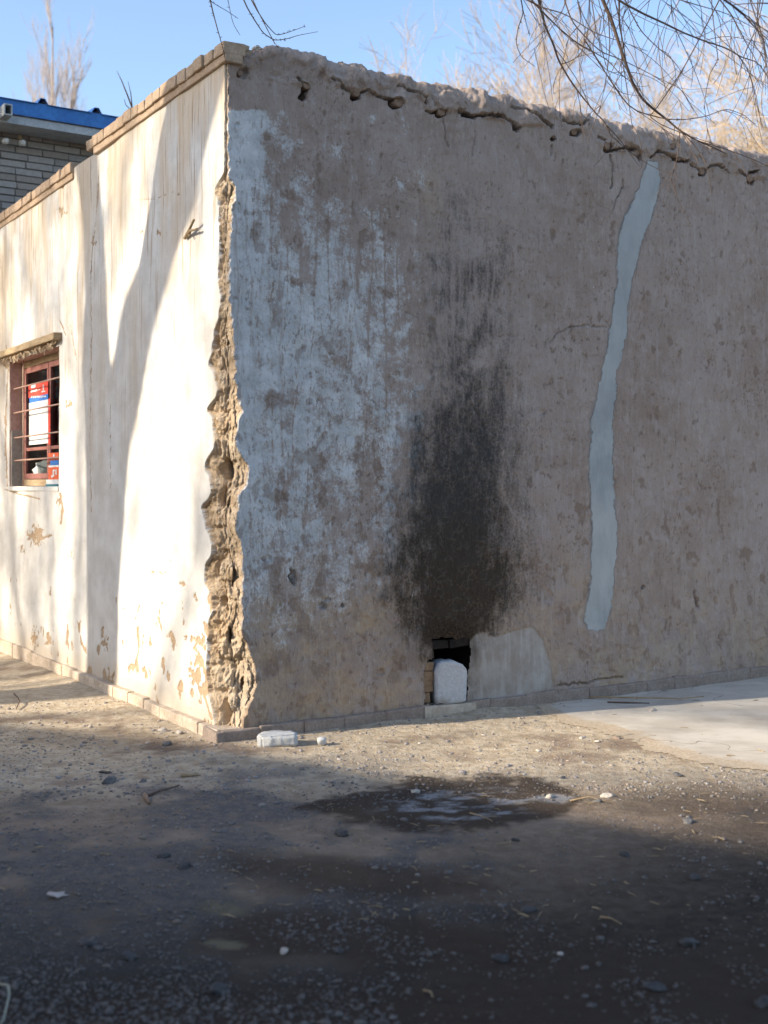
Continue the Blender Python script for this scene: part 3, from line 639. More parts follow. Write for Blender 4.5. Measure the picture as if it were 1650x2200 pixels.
# ---------------- window in the side wall
def WL(s, z, o): return np.array(wallL(s, z, o))
M_REVEAL = simple('painted_reveal', (.52, .30, .24), (.62, .44, .36), 5, .85, .003)
M_REDWOOD = simple('red_painted_wood', (.23, .085, .068), (.33, .15, .125), 14, .6, .002, .4)
M_OLDWOOD = simple('weathered_wood', (.30, .215, .125), (.44, .335, .21), 12, .85, .004, stretch=(1, 1, 5))
M_STEEL = simple('rusty_bar', (.34, .20, .15), (.48, .32, .26), 30, .6, .001, .4)
M_PAPW = simple('white_paper', (.72, .72, .70), (.80, .80, .78), 8, .8, .001)
M_PAPR = simple('red_print', (.66, .07, .05), (.72, .10, .07), 8, .7, .0005)
M_PAPO = simple('orange_print', (.72, .13, .05), (.78, .17, .07), 8, .7, .0005)
M_PAPB = simple('blue_print', (.04, .16, .50), (.06, .22, .58), 8, .7, .0005)
M_TEAL = simple('teal_print', (.03, .14, .18), (.06, .24, .28), 20, .7, .0005)
M_DARKIN = simple('dim_room', (.03, .027, .024), (.06, .05, .045), 6, .95, .001)
win = mesh('window', [], [], M_REVEAL, house)
bpy.data.objects.remove(win)
D_ = .14
mb = MB(); q = [WL(WS0, WZ0, -.002), WL(WS1, WZ0, -.002), WL(WS1, WZ1, -.002), WL(WS0, WZ1, -.002), WL(WS0, WZ0, -D_), WL(WS1, WZ0, -D_), WL(WS1, WZ1, -D_), WL(WS0, WZ1, -D_)]
mb.add(q, [(1, 2, 6, 5), (3, 0, 4, 7), (2, 3, 7, 6)])
win = mb.build('window', M_REVEAL, house)
def sub(mbx, name, mat, bevel=0., smooth=False):
    o = mbx.build(name, mat, None, smooth, bevel); o.parent = win
    o.matrix_parent_inverse = Matrix.Translation(house.location).inverted() @ Matrix.Identity(4)
    o.matrix_parent_inverse = Matrix.Identity(4)
    return o
WINFIX = []
mb = MB(); mb.box(WL(WS0, WZ0 - .03, .012), v3(eL * (WS1 - WS0)), v3(-nL * (D_ + .012)), up3 * .034, .002, 3); sub(mb, 'sill', M_SIDE, .004)
# frame and casements (two leaves)
mb = MB(); fz0, fz1 = WZ0 + .006, WZ1; t_ = .05
off = -D_ + .045
def bar(mb, sa, sb, za, zb, o, dp): mb.box(WL(sa, za, o), v3(eL * (sb - sa)), v3(-nL * dp), up3 * (zb - za), .0008, int(sa * 999) % 97)
bar(mb, WS0, WS0 + t_, fz0, fz1, off, .045); bar(mb, WS1 - t_, WS1, fz0, fz1, off, .045)
bar(mb, WS0 + t_, WS1 - t_, fz0, fz0 + t_, off - .002, .04); bar(mb, WS0 + t_, WS1 - t_, fz1 - t_, fz1, off - .002, .04)
sub(mb, 'frame', M_OLDWOOD, .003)
mid = (WS0 + WS1) / 2
for (a, b) in ((WS0 + t_ + .003, mid - .06), (mid - .052, WS1 - t_ - .003)):
    mb = MB(); o_ = off - .006; k_ = .042
    bar(mb, a, a + k_, fz0 + t_ + .003, fz1 - t_ - .003, o_, .03); bar(mb, b - k_, b, fz0 + t_ + .003, fz1 - t_ - .003, o_, .03)
    bar(mb, a + k_, b - k_, fz0 + t_ + .003, fz0 + t_ + .045, o_ - .002, .026); bar(mb, a + k_, b - k_, fz1 - t_ - .045, fz1 - t_ - .003, o_ - .002, .026)
    bar(mb, a + k_, b - k_, fz0 + .27, fz0 + .295, o_ - .004, .02)
    sub(mb, 'casement', M_REDWOOD, .002)
M_GL = NT('window_glass'); tr = M_GL.n('ShaderNodeBsdfTransparent'); gl = M_GL.n('ShaderNodeBsdfGlossy'); gl.inputs['Roughness'].default_value = .06
mx = M_GL.n('ShaderNodeMixShader'); mx.inputs[0].default_value = .14; M_GL.l(tr.outputs[0], mx.inputs[1]); M_GL.l(gl.outputs[0], mx.inputs[2])
tr.inputs[0].default_value = (.75, .78, .78, 1); M_GL.l(mx.outputs[0], M_GL.t.nodes['Material Output'].inputs[0]); M_GLASS = M_GL.m
mb = MB(); bar(mb, WS0 + t_, WS1 - t_, fz0 + t_, fz1 - t_, off - .022, .003); sub(mb, 'pane', M_GLASS)
mb = MB(); q = [WL(WS0 - .3, WZ0 - .3, off - .06), WL(WS1 + .3, WZ0 - .3, off - .06), WL(WS1 + .3, WZ1 + .3, off - .06), WL(WS0 - .3, WZ1 + .3, off - .06)]
q += [p + v3(-nL * 1.6) for p in q]
mb.add(q, [(0, 1, 5, 4), (1, 2, 6, 5), (2, 3, 7, 6), (3, 0, 4, 7), (4, 5, 6, 7)]); sub(mb, 'room', M_DARKIN)
# security bars
for py_ in (817, 873, 931, 984):
    z_ = toL(100, py_, -.03)[1]; mb = MB(); mb.tube([WL(WS0 + .0, z_, -.035), WL(WS1 - .0, z_ - .004, -.035)], .0062, 8); sub(mb, 'bar', M_STEEL, smooth=True)
for s_ in (WS0 + .055, WS1 - .22):
    mb = MB(); mb.tube([WL(s_, WZ0, -.048), WL(s_, WZ1, -.048)], .0055, 8); sub(mb, 'bar', M_STEEL, smooth=True)
# paper posters fixed inside the leaf
po = off + .006
def rect(mb, x0, y0, x1, y1, o, skew=0.0):
    s_a = toL(x1, 900, o)[0]; s_b = toL(x0, 900, o)[0]
    zt0 = toL(x1, y0, o)[1]; zb0 = toL(x1, y1, o)[1]
    mb.add([WL(s_a, zb0, o), WL(s_b, zb0 - skew, o), WL(s_b, zt0 - skew, o), WL(s_a, zt0, o), WL(s_a, zb0, o - .002), WL(s_b, zb0 - skew, o - .002), WL(s_b, zt0 - skew, o - .002), WL(s_a, zt0, o - .002)],
           [(0, 1, 2, 3)[::-1], (4, 5, 6, 7), (0, 4, 5, 1), (1, 5, 6, 2), (2, 6, 7, 3), (3, 7, 4, 0)])
def sheet(name, mat, *rects):
    mb = MB()
    for r_ in rects: rect(mb, *r_)
    return sub(mb, name, mat)
sheet('poster', M_PAPR, (61, 818, 103, 846, po))['label'] = 'red printed top band of poster'
sheet('poster', M_PAPB, (63, 846, 103, 858, po + .0005))['label'] = 'blue printed band of poster'
sheet('poster', M_PAPW, (62, 858, 103, 873, po), (62.5, 874, 103, 952, po - .004))['label'] = 'plain white paper'
sheet('poster', M_PAPR, (103.5, 856, 108, 955, po - .002))['label'] = 'narrow red strip'
sheet('poster', M_PAPW, (67, 823, 76, 832, po + .003), (66, 836, 80, 840, po + .003), (92, 826, 93.6, 839, po + .003), (89, 839, 97, 841.5, po + .003), (82, 836, 86, 837.5, po + .003),
      (67, 851, 69, 855, po + .003), (71, 851, 73, 855, po + .003), (74.5, 850.5, 77, 854.5, po + .003), (79, 850, 80.6, 854, po + .003), (82, 850, 85, 854, po + .003), (87, 850, 89, 854, po + .003), (91, 849.5, 93, 853.5, po + .003), (95, 850, 98, 853, po + .003))['label'] = 'white lettering on poster'
p2 = -.06
sheet('poster', M_PAPO, (104, 972, 126, 988, p2), (104, 1003, 126, 1030, p2))['label'] = 'orange printed card standing on the sill'
sheet('poster', M_PAPB, (108, 988, 126, 999, p2 + .0005)); sheet('poster', M_PAPW, (104, 999, 126, 1003, p2), (99, 1030, 126, 1040, p2), (113, 1009, 116, 1024, p2 + .003), (116, 1009, 122, 1011.5, p2 + .003), (119, 1009, 121.5, 1020, p2 + .003), (110, 1021, 113, 1026, p2 + .003), (114, 975, 117, 985, p2 + .003))
sheet('poster', M_TEAL, (98, 1040, 126, 1047, p2))
# wooden drip board with ragged straw below
mb = MB(); sa, za = toL(133, 712); sb_, zb_ = toL(-40, 712)
mb.box(WL(sa, za - .055, .06), v3(eL * (sb_ - sa)), v3(-nL * .1), up3 * .045, .002, 9); ob = mb.build('lintel_board', M_OLDWOOD, house, bevel=.004)
mb = MB(); r_ = np.random.default_rng(8)
for i in range(150):
    s_ = r_.uniform(sa + .02, sb_ - .1); z_ = za - .06 - abs(r_.normal(0, .012)); L = r_.uniform(.01, .05)
    mb.tube([WL(s_, z_, .01 + r_.uniform(0, .03)), WL(s_ + r_.normal(0, .02), z_ - L, .012 + r_.uniform(0, .03))], [.006 + r_.uniform(0, .006), .002], 5)
mb.build('straw_fringe', M_EARTH, house)['kind'] = 'stuff'

# ================================================================== GROUND
def gz(X, Y):
    """ground height"""
    X = np.asarray(X, float); Y = np.asarray(Y, float)
    z = .012 * fbm(X, Y, 1.7, 3, 201) + .004 * fbm(X, Y, .3, 3, 202)
    # lower towards the left wall's far end, gently rising bank at right wall foot
    z = z - .05 * sst(-1.6, -3.2, X) * sst(6.3, 8, Y) if False else z - .055 * sst(1.6, 3.4, -X) * sst(6.2, 8.0, Y)
    rel_ = np.stack([X - C[0], Y - C[1]], -1); dR_ = rel_ @ nR; dL_ = rel_ @ nL; dw = np.maximum(dR_, dL_); nearw = (dw > 0) & (dw < 1.2)
    z = z + nearw * (.016 + .016 * fbm(X, Y, .35, 3, 205)) * np.exp(-np.clip(dw - .04, 0, 9) / .13) * (1 - sst(.6, 1.0, X))
    return z
gx = np.concatenate([-np.geomspace(600, 4.1, 40), np.arange(-4.0, 4.0, .0155), np.geomspace(4.1, 600, 40)])
gy = np.concatenate([-np.geomspace(600, 2.0, 22)[:-1], np.arange(-2, 2.2, .15), np.arange(2.2, 9.6, .0155), np.geomspace(9.7, 1500, 45)])
GX, GY = np.meshgrid(gx, gy)
GPY = np.where(GY > .5, HOR + F * CAMZ / np.maximum(GY, .5), 4000); GPX = np.where(GY > .5, 825 + F * GX / np.maximum(GY, .5), 825)
gn1 = fbm(GX, GY, .9, 4, 211); gn2 = fbm(GX, GY, .25, 4, 212); gn3 = fbm(GX, GY, .06, 3, 213); gn4 = fbm(GX * .5, GY * 1.6, .5, 4, 214)
apron = [onground(*p) for p in [(1120, 1512), (1160, 1530), (1215, 1548), (1290, 1572), (1340, 1592), (1405, 1615), (1480, 1630), (1560, 1648), (1650, 1662), (1900, 1690), (2600, 1700), (3600, 1470), (2400, 1395), (1650, 1440), (1300, 1485), (1180, 1502)]]
near = (GX > -4.2) & (GX < 4.2) & (GY > 2) & (GY < 9.8)
apd = np.full(GX.shape, -9.0); apd[near] = polysd(GX[near], GY[near], apron) + .16 * fbm(GX[near], GY[near], .45, 4, 219)
GZ = gz(GX, GY) + (.006 * gn2 + .0035 * gn3) * (1 - sst(-.12, .0, apd)) * near
def ell(cx, cy, rx, ry, ang=0., px=None, py=None, n=None, k=.25):
    x = GPX - cx; y = GPY - cy; a = math.radians(ang); u = x * math.cos(a) + y * math.sin(a); v = -x * math.sin(a) + y * math.cos(a)
    return np.hypot(u / rx, v / ry) + (k * gn2 + k * gn4)
puddle = [(650, 1738), (700, 1716), (790, 1696), (860, 1676), (960, 1670), (1060, 1668), (1150, 1672), (1230, 1692), (1260, 1715), (1210, 1745), (1150, 1766), (1000, 1782), (860, 1782), (760, 1770)]
pd = np.full(GX.shape, -99.0); pd[near] = polysd(GPX[near], (GPY[near] - 1700) * 2.0 + 1700, [(a, (b - 1700) * 2.0 + 1700) for a, b in puddle])
damp = sst(-14, 14, pd + 40 * gn2 + 26 * gn3)
damp = np.maximum(damp, .45 * (1 - sst(.5, 1.3, ell(1450, 1718, 260, 34, 0, k=.7))))
damp = np.maximum(damp, .85 * (1 - sst(.4, 1.25, ell(720, 1880, 330, 55, 6, k=.6))))
damp = np.maximum(damp, .9 * (1 - sst(.5, 1.2, ell(760, 2010, 420, 60, 3, k=.6))))
damp = np.maximum(damp, .8 * (1 - sst(.5, 1.2, ell(1150, 2060, 520, 70, 0, k=.6))))
damp = np.maximum(damp, .95 * sst(2020, 2180, GPY + 60 * gn1 + .10 * (GPX - 825)))  # not moisture: foreground darkening toward bottom right, painted through the damp mask
damp = np.maximum(damp, .35 * (1 - sst(.5, 1.2, ell(240, 1590, 260, 30, 6, k=.5))))
ice = (1 - sst(.55, 1.0, ell(985, 1726, 200, 40, 0, k=.5))) * sst(-.06, .16, fbm(GX * .7, GY * 1.5, .10, 5, 221, .6) + .02) * .85
ice = np.maximum(ice, .8 * (1 - sst(.5, 1.0, ell(1190, 1716, 50, 14, 0, k=.5))))
gravel = sst(.0, .35, gn1 * .8 + gn2 * .5 + .12 + .30 * sst(1750, 1950, GPY) * (GPX < 900) - .5 * sst(800, 1400, GPX)) * sst(1590, 1700, GPY)
ochr = (1 - sst(.5, 1.1, ell(470, 1950, 80, 22, 5, k=.5))) + (1 - sst(.6, 1., ell(480, 2025, 50, 10, 5, k=.5)))
pale = (1 - sst(1660, 1760, GPY + 40 * gn1)) * sst(-.5, .2, gn1 + gn2 + .2); dark = sst(1720, 2120, GPY + 110 * gn1 + .17 * np.clip(GPX - 825, -400, 1500))  # pale brightens the sunlit zone, dark paints lens falloff and shade into soil
def mat_ground():
    M = NT('bare_dirt'); P = M.co(); fine = M.noise(P, 120, 5, .75); med = M.noise(P, 18, 5, .65); big = M.noise(P, 2.2, 4, .6)
    c = M.mix(M.ramp(big, .35, .65), (.225, .165, .115), (.30, .225, .165))
    c = M.mix(M.ramp(med, .4, .7, 0, .6), c, (.37, .295, .225))
    c = M.mix(M.attr('pale'), c, M.mix(M.ramp(med, .35, .65), (.46, .365, .25), (.62, .53, .40)))
    c = M.mix(M.math('MULTIPLY', M.attr('gravel'), M.ramp(med, .3, .6, .35, 1)), c, (.125, .112, .105))
    vo = M.n('ShaderNodeTexVoronoi'); M.l(P, vo.inputs['Vector']); vo.inputs['Scale'].default_value = 95
    c = M.mix(M.math('MULTIPLY', M.ramp(vo.outputs['Distance'], .18, .5, .5, 0), M.attr('gravel')), c, (.19, .20, .22))
    c = M.mix(M.ramp(fine, .58, .72, 0, .7), c, (.095, .07, .055))
    c = M.mix(M.ramp(fine, .28, .40, .45, 0), c, (.46, .41, .36))
    c = M.mix(M.math('MULTIPLY', M.attr('dark'), M.ramp(med, .25, .6, .98, .86)), c, (.021, .016, .012))  # foreground falloff to near black, painted into the soil colour
    c = M.mix(M.math('MULTIPLY', M.attr('damp'), M.ramp(fine, .25, .8, 1, .8)), c, (.050, .033, .022))  # damp also carries the painted foreground darkening, not only moisture
    c = M.mix(M.math('MULTIPLY', M.attr('ice'), M.ramp(med, .35, .55, .25, 1)), c, (.26, .265, .275))
    c = M.mix(M.attr('ochr'), c, (.16, .135, .085))
    rg = M.math('SUBTRACT', .96, M.math('MULTIPLY', M.attr('ice'), .45))
    h = M.math('ADD', M.math('MULTIPLY', fine, .8), M.math('MULTIPLY', med, 2)); h = M.math('MULTIPLY', h, M.math('SUBTRACT', 1.0, M.math('MULTIPLY', M.attr('ice'), .8)))
    return M.out(c, rg, M.bump(h, 1, .012))
M_GROUND = mat_ground()
ny, nx = GX.shape; gi = np.arange(ny * nx).reshape(ny, nx); gq = np.dstack([gi[:-1, :-1], gi[:-1, 1:], gi[1:, 1:], gi[1:, :-1]]).reshape(-1, 4)
tag(mesh('ground', np.dstack([GX, GY, GZ]), gq, M_GROUND, None, True, dict(damp=damp, ice=ice, gravel=gravel, ochr=np.clip(ochr, 0, 1), pale=pale * .9, dark=dark)), kind='structure')  # damp holds moisture plus the painted bottom-right darkening
# concrete apron along the front wall
apx = np.arange(.3, 9.0, .02); apy = np.arange(4.0, 13.5, .02); AX, AY = np.meshgrid(apx, apy)
ad = polysd(AX, AY, apron) + .16 * fbm(AX, AY, .45, 4, 219) + .03 * fbm(AX, AY, .06, 2, 3)
ai = np.arange(AX.size).reshape(AX.shape); aq = np.dstack([ai[:-1, :-1], ai[:-1, 1:], ai[1:, 1:], ai[1:, :-1]]).reshape(-1, 4); am = (fc(ad) > .0).ravel()
f = aq[am]; used = np.unique(f); rmp = np.full(AX.size, -1); rmp[used] = np.arange(len(used))
AZ = gz(AX, AY) + .003 + .003 * sst(0, .25, ad) + .001 * fbm(AX, AY, .4, 2, 5)
M = NT('dusty_concrete'); P = M.co(); n_ = M.noise(P, 3, 5, .6); n2_ = M.noise(P, 90, 4, .7); n3_ = M.noise(M.mapping(P, (1, 2.4, 1)), 6, 4, .6)
c = M.mix(M.ramp(n_, .35, .65), (.44, .395, .33), (.54, .50, .43)); c = M.mix(M.ramp(n2_, .6, .75, 0, .35), c, (.22, .19, .16)); c = M.mix(M.ramp(n3_, .55, .75, 0, .5), c, (.34, .285, .225))
c = M.mix(M.ramp(M.math('ADD', M.attr('dirt'), M.math('MULTIPLY', M.math('SUBTRACT', M.noise(P, 5, 6, .7), .5), 1.6)), .25, .75), c, M.mix(M.ramp(n2_, .35, .65), (.36, .28, .19), (.52, .43, .32)))
ve = M.n('ShaderNodeTexVoronoi', feature='DISTANCE_TO_EDGE'); wv_ = M.n('ShaderNodeVectorMath', operation='ADD'); nn_ = M.n('ShaderNodeTexNoise'); M.l(P, nn_.inputs['Vector']); nn_.inputs['Scale'].default_value = 3; M.l(P, wv_.inputs[0]); M.l(nn_.outputs['Color'], wv_.inputs[1]); M.l(wv_.outputs[0], ve.inputs['Vector']); ve.inputs['Scale'].default_value = .8
c = M.mix(M.ramp(ve.outputs['Distance'], .001, .007, .75, 0), c, (.14, .115, .09)); c = M.mix(M.ramp(M.noise(P, 1.4, 5, .7), .5, .68, 0, .45), c, (.30, .26, .21))
M_APRON = M.out(c, .9, M.bump(n2_, .4, .003))
tag(mesh('concrete_apron', np.dstack([AX, AY, AZ]).reshape(-1, 3)[used], rmp[f], M_APRON, None, True, dict(dirt=(1 - sst(0, .28, ad)).reshape(-1)[used])), kind='structure')

# gravel and grit lying on the dirt
def ico():
    t = (1 + 5 ** .5) / 2
    v = np.array([(-1, t, 0), (1, t, 0), (-1, -t, 0), (1, -t, 0), (0, -1, t), (0, 1, t), (0, -1, -t), (0, 1, -t), (t, 0, -1), (t, 0, 1), (-t, 0, -1), (-t, 0, 1)], float); v /= np.linalg.norm(v[0])
    f = np.array([(0, 11, 5), (0, 5, 1), (0, 1, 7), (0, 7, 10), (0, 10, 11), (1, 5, 9), (5, 11, 4), (11, 10, 2), (10, 7, 6), (7, 1, 8), (3, 9, 4), (3, 4, 2), (3, 2, 6), (3, 6, 8), (3, 8, 9), (4, 9, 5), (2, 4, 11), (6, 2, 10), (8, 6, 7), (9, 8, 1)])
    return v, f
iv, ifc = ico()
r = np.random.default_rng(77); N = 62000
py_ = 1500 + 760 * r.random(N) ** .8; px_ = r.uniform(-120, 1780, N); Yg = CAMZ * F / (py_ - HOR); Xg = (px_ - 825) / F * Yg
d_ = fbm(Xg, Yg, .9, 4, 211) * .9 + fbm(Xg, Yg, .25, 4, 212) * .9
prob = .10 + 1.1 * sst(-.05, .35, d_ + .25 * (px_ < 850)) ; prob = np.where(py_ > 1720, prob * .5, np.maximum(prob * .8, .42)) * np.where(py_ > 1720, 1 - .55 * sst(800, 1200, px_), 1)
a2 = polysd(Xg, Yg, apron); prob = np.where(a2 > -.02, .012, prob)
# stay in front of the house walls
rel = np.stack([Xg, Yg], -1) - C; outR = rel @ nR; outL = rel @ nL; okw = (outR > .05) | (outL > .06)
foot_ = ((outR > .05) & (outR < .05 + .22 * r.random(N)) & (outL < .1)) | ((outL > .06) & (outL < .06 + .25 * r.random(N)) & (outR < .1)); prob = np.where(foot_ & (px_ < 1300), .95, prob)
sel = (r.random(N) < prob) & okw; Xg, Yg, px_, py_ = Xg[sel], Yg[sel], px_[sel], py_[sel]; n = len(Xg)
sz = np.exp(r.normal(0, .5, n) + np.log(np.where(py_ < 1720, .0036, .0029))); sz = np.clip(sz, .0016, .014)
th_ = r.uniform(0, 2 * np.pi, n); sc3 = np.stack([sz * r.uniform(.8, 1.5, n), sz * r.uniform(.7, 1.1, n), sz * r.uniform(.35, .75, n)], -1)
Vg = iv[None] * (1 + r.normal(0, .13, (n, 12, 1))) * sc3[:, None, :]
ct, st_ = np.cos(th_)[:, None], np.sin(th_)[:, None]
vx = Vg[..., 0] * ct - Vg[..., 1] * st_ + Xg[:, None]; vy = Vg[..., 0] * st_ + Vg[..., 1] * ct + Yg[:, None]
zg = gz(Xg, Yg) + .006 * fbm(Xg, Yg, .25, 4, 212)
vz_ = Vg[..., 2] + (zg + sc3[:, 2] * .35)[:, None]
pal = np.array([(.18, .17, .17), (.22, .215, .215), (.15, .145, .15), (.33, .30, .26), (.25, .20, .155), (.30, .24, .19), (.15, .12, .10), (.33, .30, .27)])
cg_ = pal[r.choice(8, n, p=[.2, .14, .17, .08, .16, .12, .11, .02])] * r.uniform(.55, 1.0, (n, 1)) * (1 - .74 * sst(1680, 2080, py_))[:, None] * np.where(py_ < 1700, 1.7, 1.)[:, None] * (1 - .6 * (np.hypot((px_ - 960) / 330, (py_ - 1728) / 66) < 1))[:, None] * (1 - .5 * sst(800, 1300, px_) * sst(1750, 1900, py_))[:, None]  # tint darkens toward foreground and right: light falloff painted into the stones
Fg = (ifc[None] + (np.arange(n) * 12)[:, None, None]).reshape(-1, 3)
M = NT('gravel_stone'); M_GRAV = M.out(M.mix(.35, M.attrc('tint'), M.mix(M.ramp(M.noise(M.co(), 300, 3), .35, .65), (.12, .10, .09), (.4, .37, .34))), .85)
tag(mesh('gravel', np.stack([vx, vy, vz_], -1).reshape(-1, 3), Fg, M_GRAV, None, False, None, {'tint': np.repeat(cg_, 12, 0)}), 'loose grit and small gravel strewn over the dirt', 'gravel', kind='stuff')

# straw bits and leaf crumbs
mb = MB(); r = np.random.default_rng(88)
for i in range(330):
    x = r.uniform(-50, 1700); y = 1500 + 480 * r.random() ** 1.2; X_, Y_ = onground(x, y); q = np.array([X_, Y_]) - C
    if q @ nR < .08 and q @ nL < .08: continue
    z_ = float(gz(X_, Y_)) + .008; a_ = r.uniform(0, 6.28); L = r.uniform(.012, .055); k_ = r.normal(0, .25)
    p0_ = Vector((X_, Y_, z_)); p1_ = p0_ + Vector((math.cos(a_), math.sin(a_), r.uniform(0, .15))) * L * .5; p2_ = p1_ + Vector((math.cos(a_ + k_), math.sin(a_ + k_), r.uniform(-.15, 0))) * L * .5
    mb.tube([p0_, p1_, p2_], [.0011, .0013, .0008] if r.random() < .8 else [.002, .0025, .001], 4)
tag(mb.build('straw_litter', simple('dry_straw', (.26, .19, .11), (.42, .33, .2), 40, .8, .0005)), 'dry straw bits and leaf crumbs strewn over the yard', 'straw', kind='stuff')

# single stones ------------------------------------------------------
def rock(name, loc, size, mat, label, cat='stone', seed=1, rough=.16, group=None, rz=0., flatb=True, facet=False):
    import bmesh
    bm = bmesh.new(); bmesh.ops.create_icosphere(bm, subdivisions=3, radius=1); rr_ = random.Random(seed)
    offs = [Vector((rr_.gauss(0, 1), rr_.gauss(0, 1), rr_.gauss(0, 1))).normalized() for _ in range(9)]; cuts = [rr_.uniform(.55, .95) for _ in range(9)]
    for v in bm.verts:
        p = v.co.copy()
        for n_, c_ in zip(offs, cuts):
            d = p.dot(n_)
            if d > c_: p -= n_ * (d - c_) * .85
        from mathutils import noise
        p *= 1 + rough * .35 * noise.noise(p * 2.3 + Vector((seed, 0, 0)))
        v.co = Vector((p.x * size[0] / 2, p.y * size[1] / 2, p.z * size[2] / 2))
    me = bpy.data.meshes.new(name); bm.to_mesh(me); bm.free()
    me.polygons.foreach_set('use_smooth', [not facet] * len(me.polygons)); me.materials.append(mat)
    o = bpy.data.objects.new(name, me); col.objects.link(o); o.location = loc; o.rotation_euler = (rr_.uniform(-.1, .1), rr_.uniform(-.1, .1), rz + rr_.uniform(-.3, .3))
    return tag(o, label, cat, group)
def gpt(px, py, dz=0): x, y = onground(px, py); return (x, y, float(gz(x, y)) + dz)
rock('pebble', gpt(691, 1602, .018), (.055, .048, .045), M_CONC, 'pale round pebble lying just right of the broken concrete block', 'stone', 3, .05)
stones = [(1278, 1535, .035, M_STONE, 'small tan stone at the sunlit edge of the concrete apron, left one'), (1402, 1529, .055, M_STONE, 'lumpy tan stone near the thin stick on the concrete apron'), (1248, 1588, .035, M_STONE, 'light stone at the dusty edge of the apron, farthest left'),
    (1283, 1596, .035, M_STONE, 'light round stone beside a similar one at the apron edge'), (1326, 1588, .042, M_MUDCLOD, 'brown clod casting a short shadow at the apron edge'),
    (893, 1702, .045, M_STONE, 'white topped stone on the upper rim of the frozen puddle'), (1182, 1712, .042, M_STONE, 'oval pale stone at the right end of the frozen puddle'), (1208, 1672, .03, M_STONED, 'small grey stone on damp soil above the puddle'),
    (1455, 1668, .045, M_STONED, 'grey stone with twigs on damp ground below the apron'), (1305, 1712, .05, M_STONE, 'cluster stone on damp soil right of the puddle'), (1285, 1722, .045, M_STONED, 'bluish stone on damp soil right of the puddle'), (1478, 1768, .055, M_STONED, 'flat pale chip in the striped shade at lower right'),
    (388, 1578, .055, M_STONE, 'rounded stone on the dirt below the side wall plinth'), (350, 1572, .06, M_STONE, 'flat half buried stone near the side wall plinth'), (360, 1600, .05, M_STONED, 'dusty grey stone in shade near the side wall'),
    (235, 1682, .075, M_STONED, 'dark blue grey flat stone beneath the dark bent scrap'), (307, 1680, .04, M_STONED, 'grey pebble right of the flat dark stone'),
    (735, 1793, .06, M_STONED, 'flat blue grey stone left below the puddle'), (353, 1842, .045, M_STONED, 'oval blue grey pebble in the left foreground'), (395, 1864, .05, M_STONED, 'longer grey pebble close below an oval one in the left foreground'),
    (610, 2046, .032, M_STONE, 'whitish pebble on the black soil in the middle foreground'), (726, 2046, .035, M_STONED, 'angular grey pebble on black soil in the middle foreground'), (187, 2033, .05, M_STONED, 'oval grey pebble in the left foreground gravel'),
    (277, 2058, .045, M_STONED, 'slanted grey pebble in the left foreground gravel'), (470, 2130, .06, M_STONED, 'bluish stone near the bottom edge left of the middle'), (1203, 2047, .022, M_STONE, 'small white pebble on dark ground, lower right'), (1075, 2060, .05, M_STONED, 'grey stone in dark ground left of the small white pebble'),
    (1405, 2125, .055, M_STONED, 'large bluish stone near the bottom edge on the right'), (1480, 2025, .055, M_STONED, 'grey blue stone in the lower right ground'), (1492, 1886, .045, M_STONED, 'pale blue pebble in the shaded right foreground'), (1340, 1838, .045, M_MUDCLOD, 'tan clod with a dark hollow beside it, right foreground'),
    (1108, 1806, .032, M_STONED, 'pale pebble alone on the smooth soil below the puddle'), (1135, 1957, .05, M_MUDCLOD, 'flat brownish stone in the middle right foreground'), (1640, 2155, .05, M_STONED, 'dark stone in the bottom right corner'), (222, 1655, .0, None, '')]
for i, (x, y, s_, m_, lab) in enumerate(stones):
    if not m_: continue
    if y > 1780 and m_ is not M_STONE: m_ = M_STONEDARK  # lower in the frame, grey stones and clods take a darker colour
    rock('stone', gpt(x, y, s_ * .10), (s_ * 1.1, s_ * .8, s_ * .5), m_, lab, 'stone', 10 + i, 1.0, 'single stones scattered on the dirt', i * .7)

# broken concrete block by the corner
import bmesh
def slab(name, pts2, h, loc, mat, label, cat, rz=0, tilt=(0, 0), bev=.006, disp=.003, parent=None):
    bm = bmesh.new(); vs_ = [bm.verts.new((x, y, 0)) for x, y in pts2]; f_ = bm.faces.new(vs_); r_ = bmesh.ops.extrude_face_region(bm, geom=[f_])
    for g in r_['geom']:
        if isinstance(g, bmesh.types.BMVert): g.co.z += h
    bmesh.ops.recalc_face_normals(bm, faces=bm.faces); bmesh.ops.bevel(bm, geom=bm.edges[:], offset=bev, segments=2, affect='EDGES')
    bmesh.ops.triangulate(bm, faces=bm.faces); bmesh.ops.subdivide_edges(bm, edges=bm.edges[:], cuts=3, use_grid_fill=True)
    from mathutils import noise
    for v in bm.verts: v.co += Vector((noise.noise(v.co * 40), noise.noise(v.co * 40 + Vector((9, 0, 0))), noise.noise(v.co * 40 + Vector((0, 9, 0))))) * disp
    me = bpy.data.meshes.new(name); bm.to_mesh(me); bm.free(); me.polygons.foreach_set('use_smooth', [True] * len(me.polygons)); me.materials.append(mat)
    o = bpy.data.objects.new(name, me); col.objects.link(o); o.location = loc; o.rotation_euler = (tilt[0], tilt[1], rz)
    return tag(o, label, cat)
bx_, by_, bz_ = gpt(596, 1606)
slab('concrete_block', [(-.105, -.02), (-.08, -.05), (-.04, -.056), (.02, -.052), (.095, -.045), (.10, .0), (.07, .06), (-.05, .075), (-.085, .05)], .062, (bx_, by_ + .035, bz_ - .004), M_CONC, 'broken pale concrete block lying at the foot of the ruined corner', 'block', .12, (.03, -.03), .007, .005)
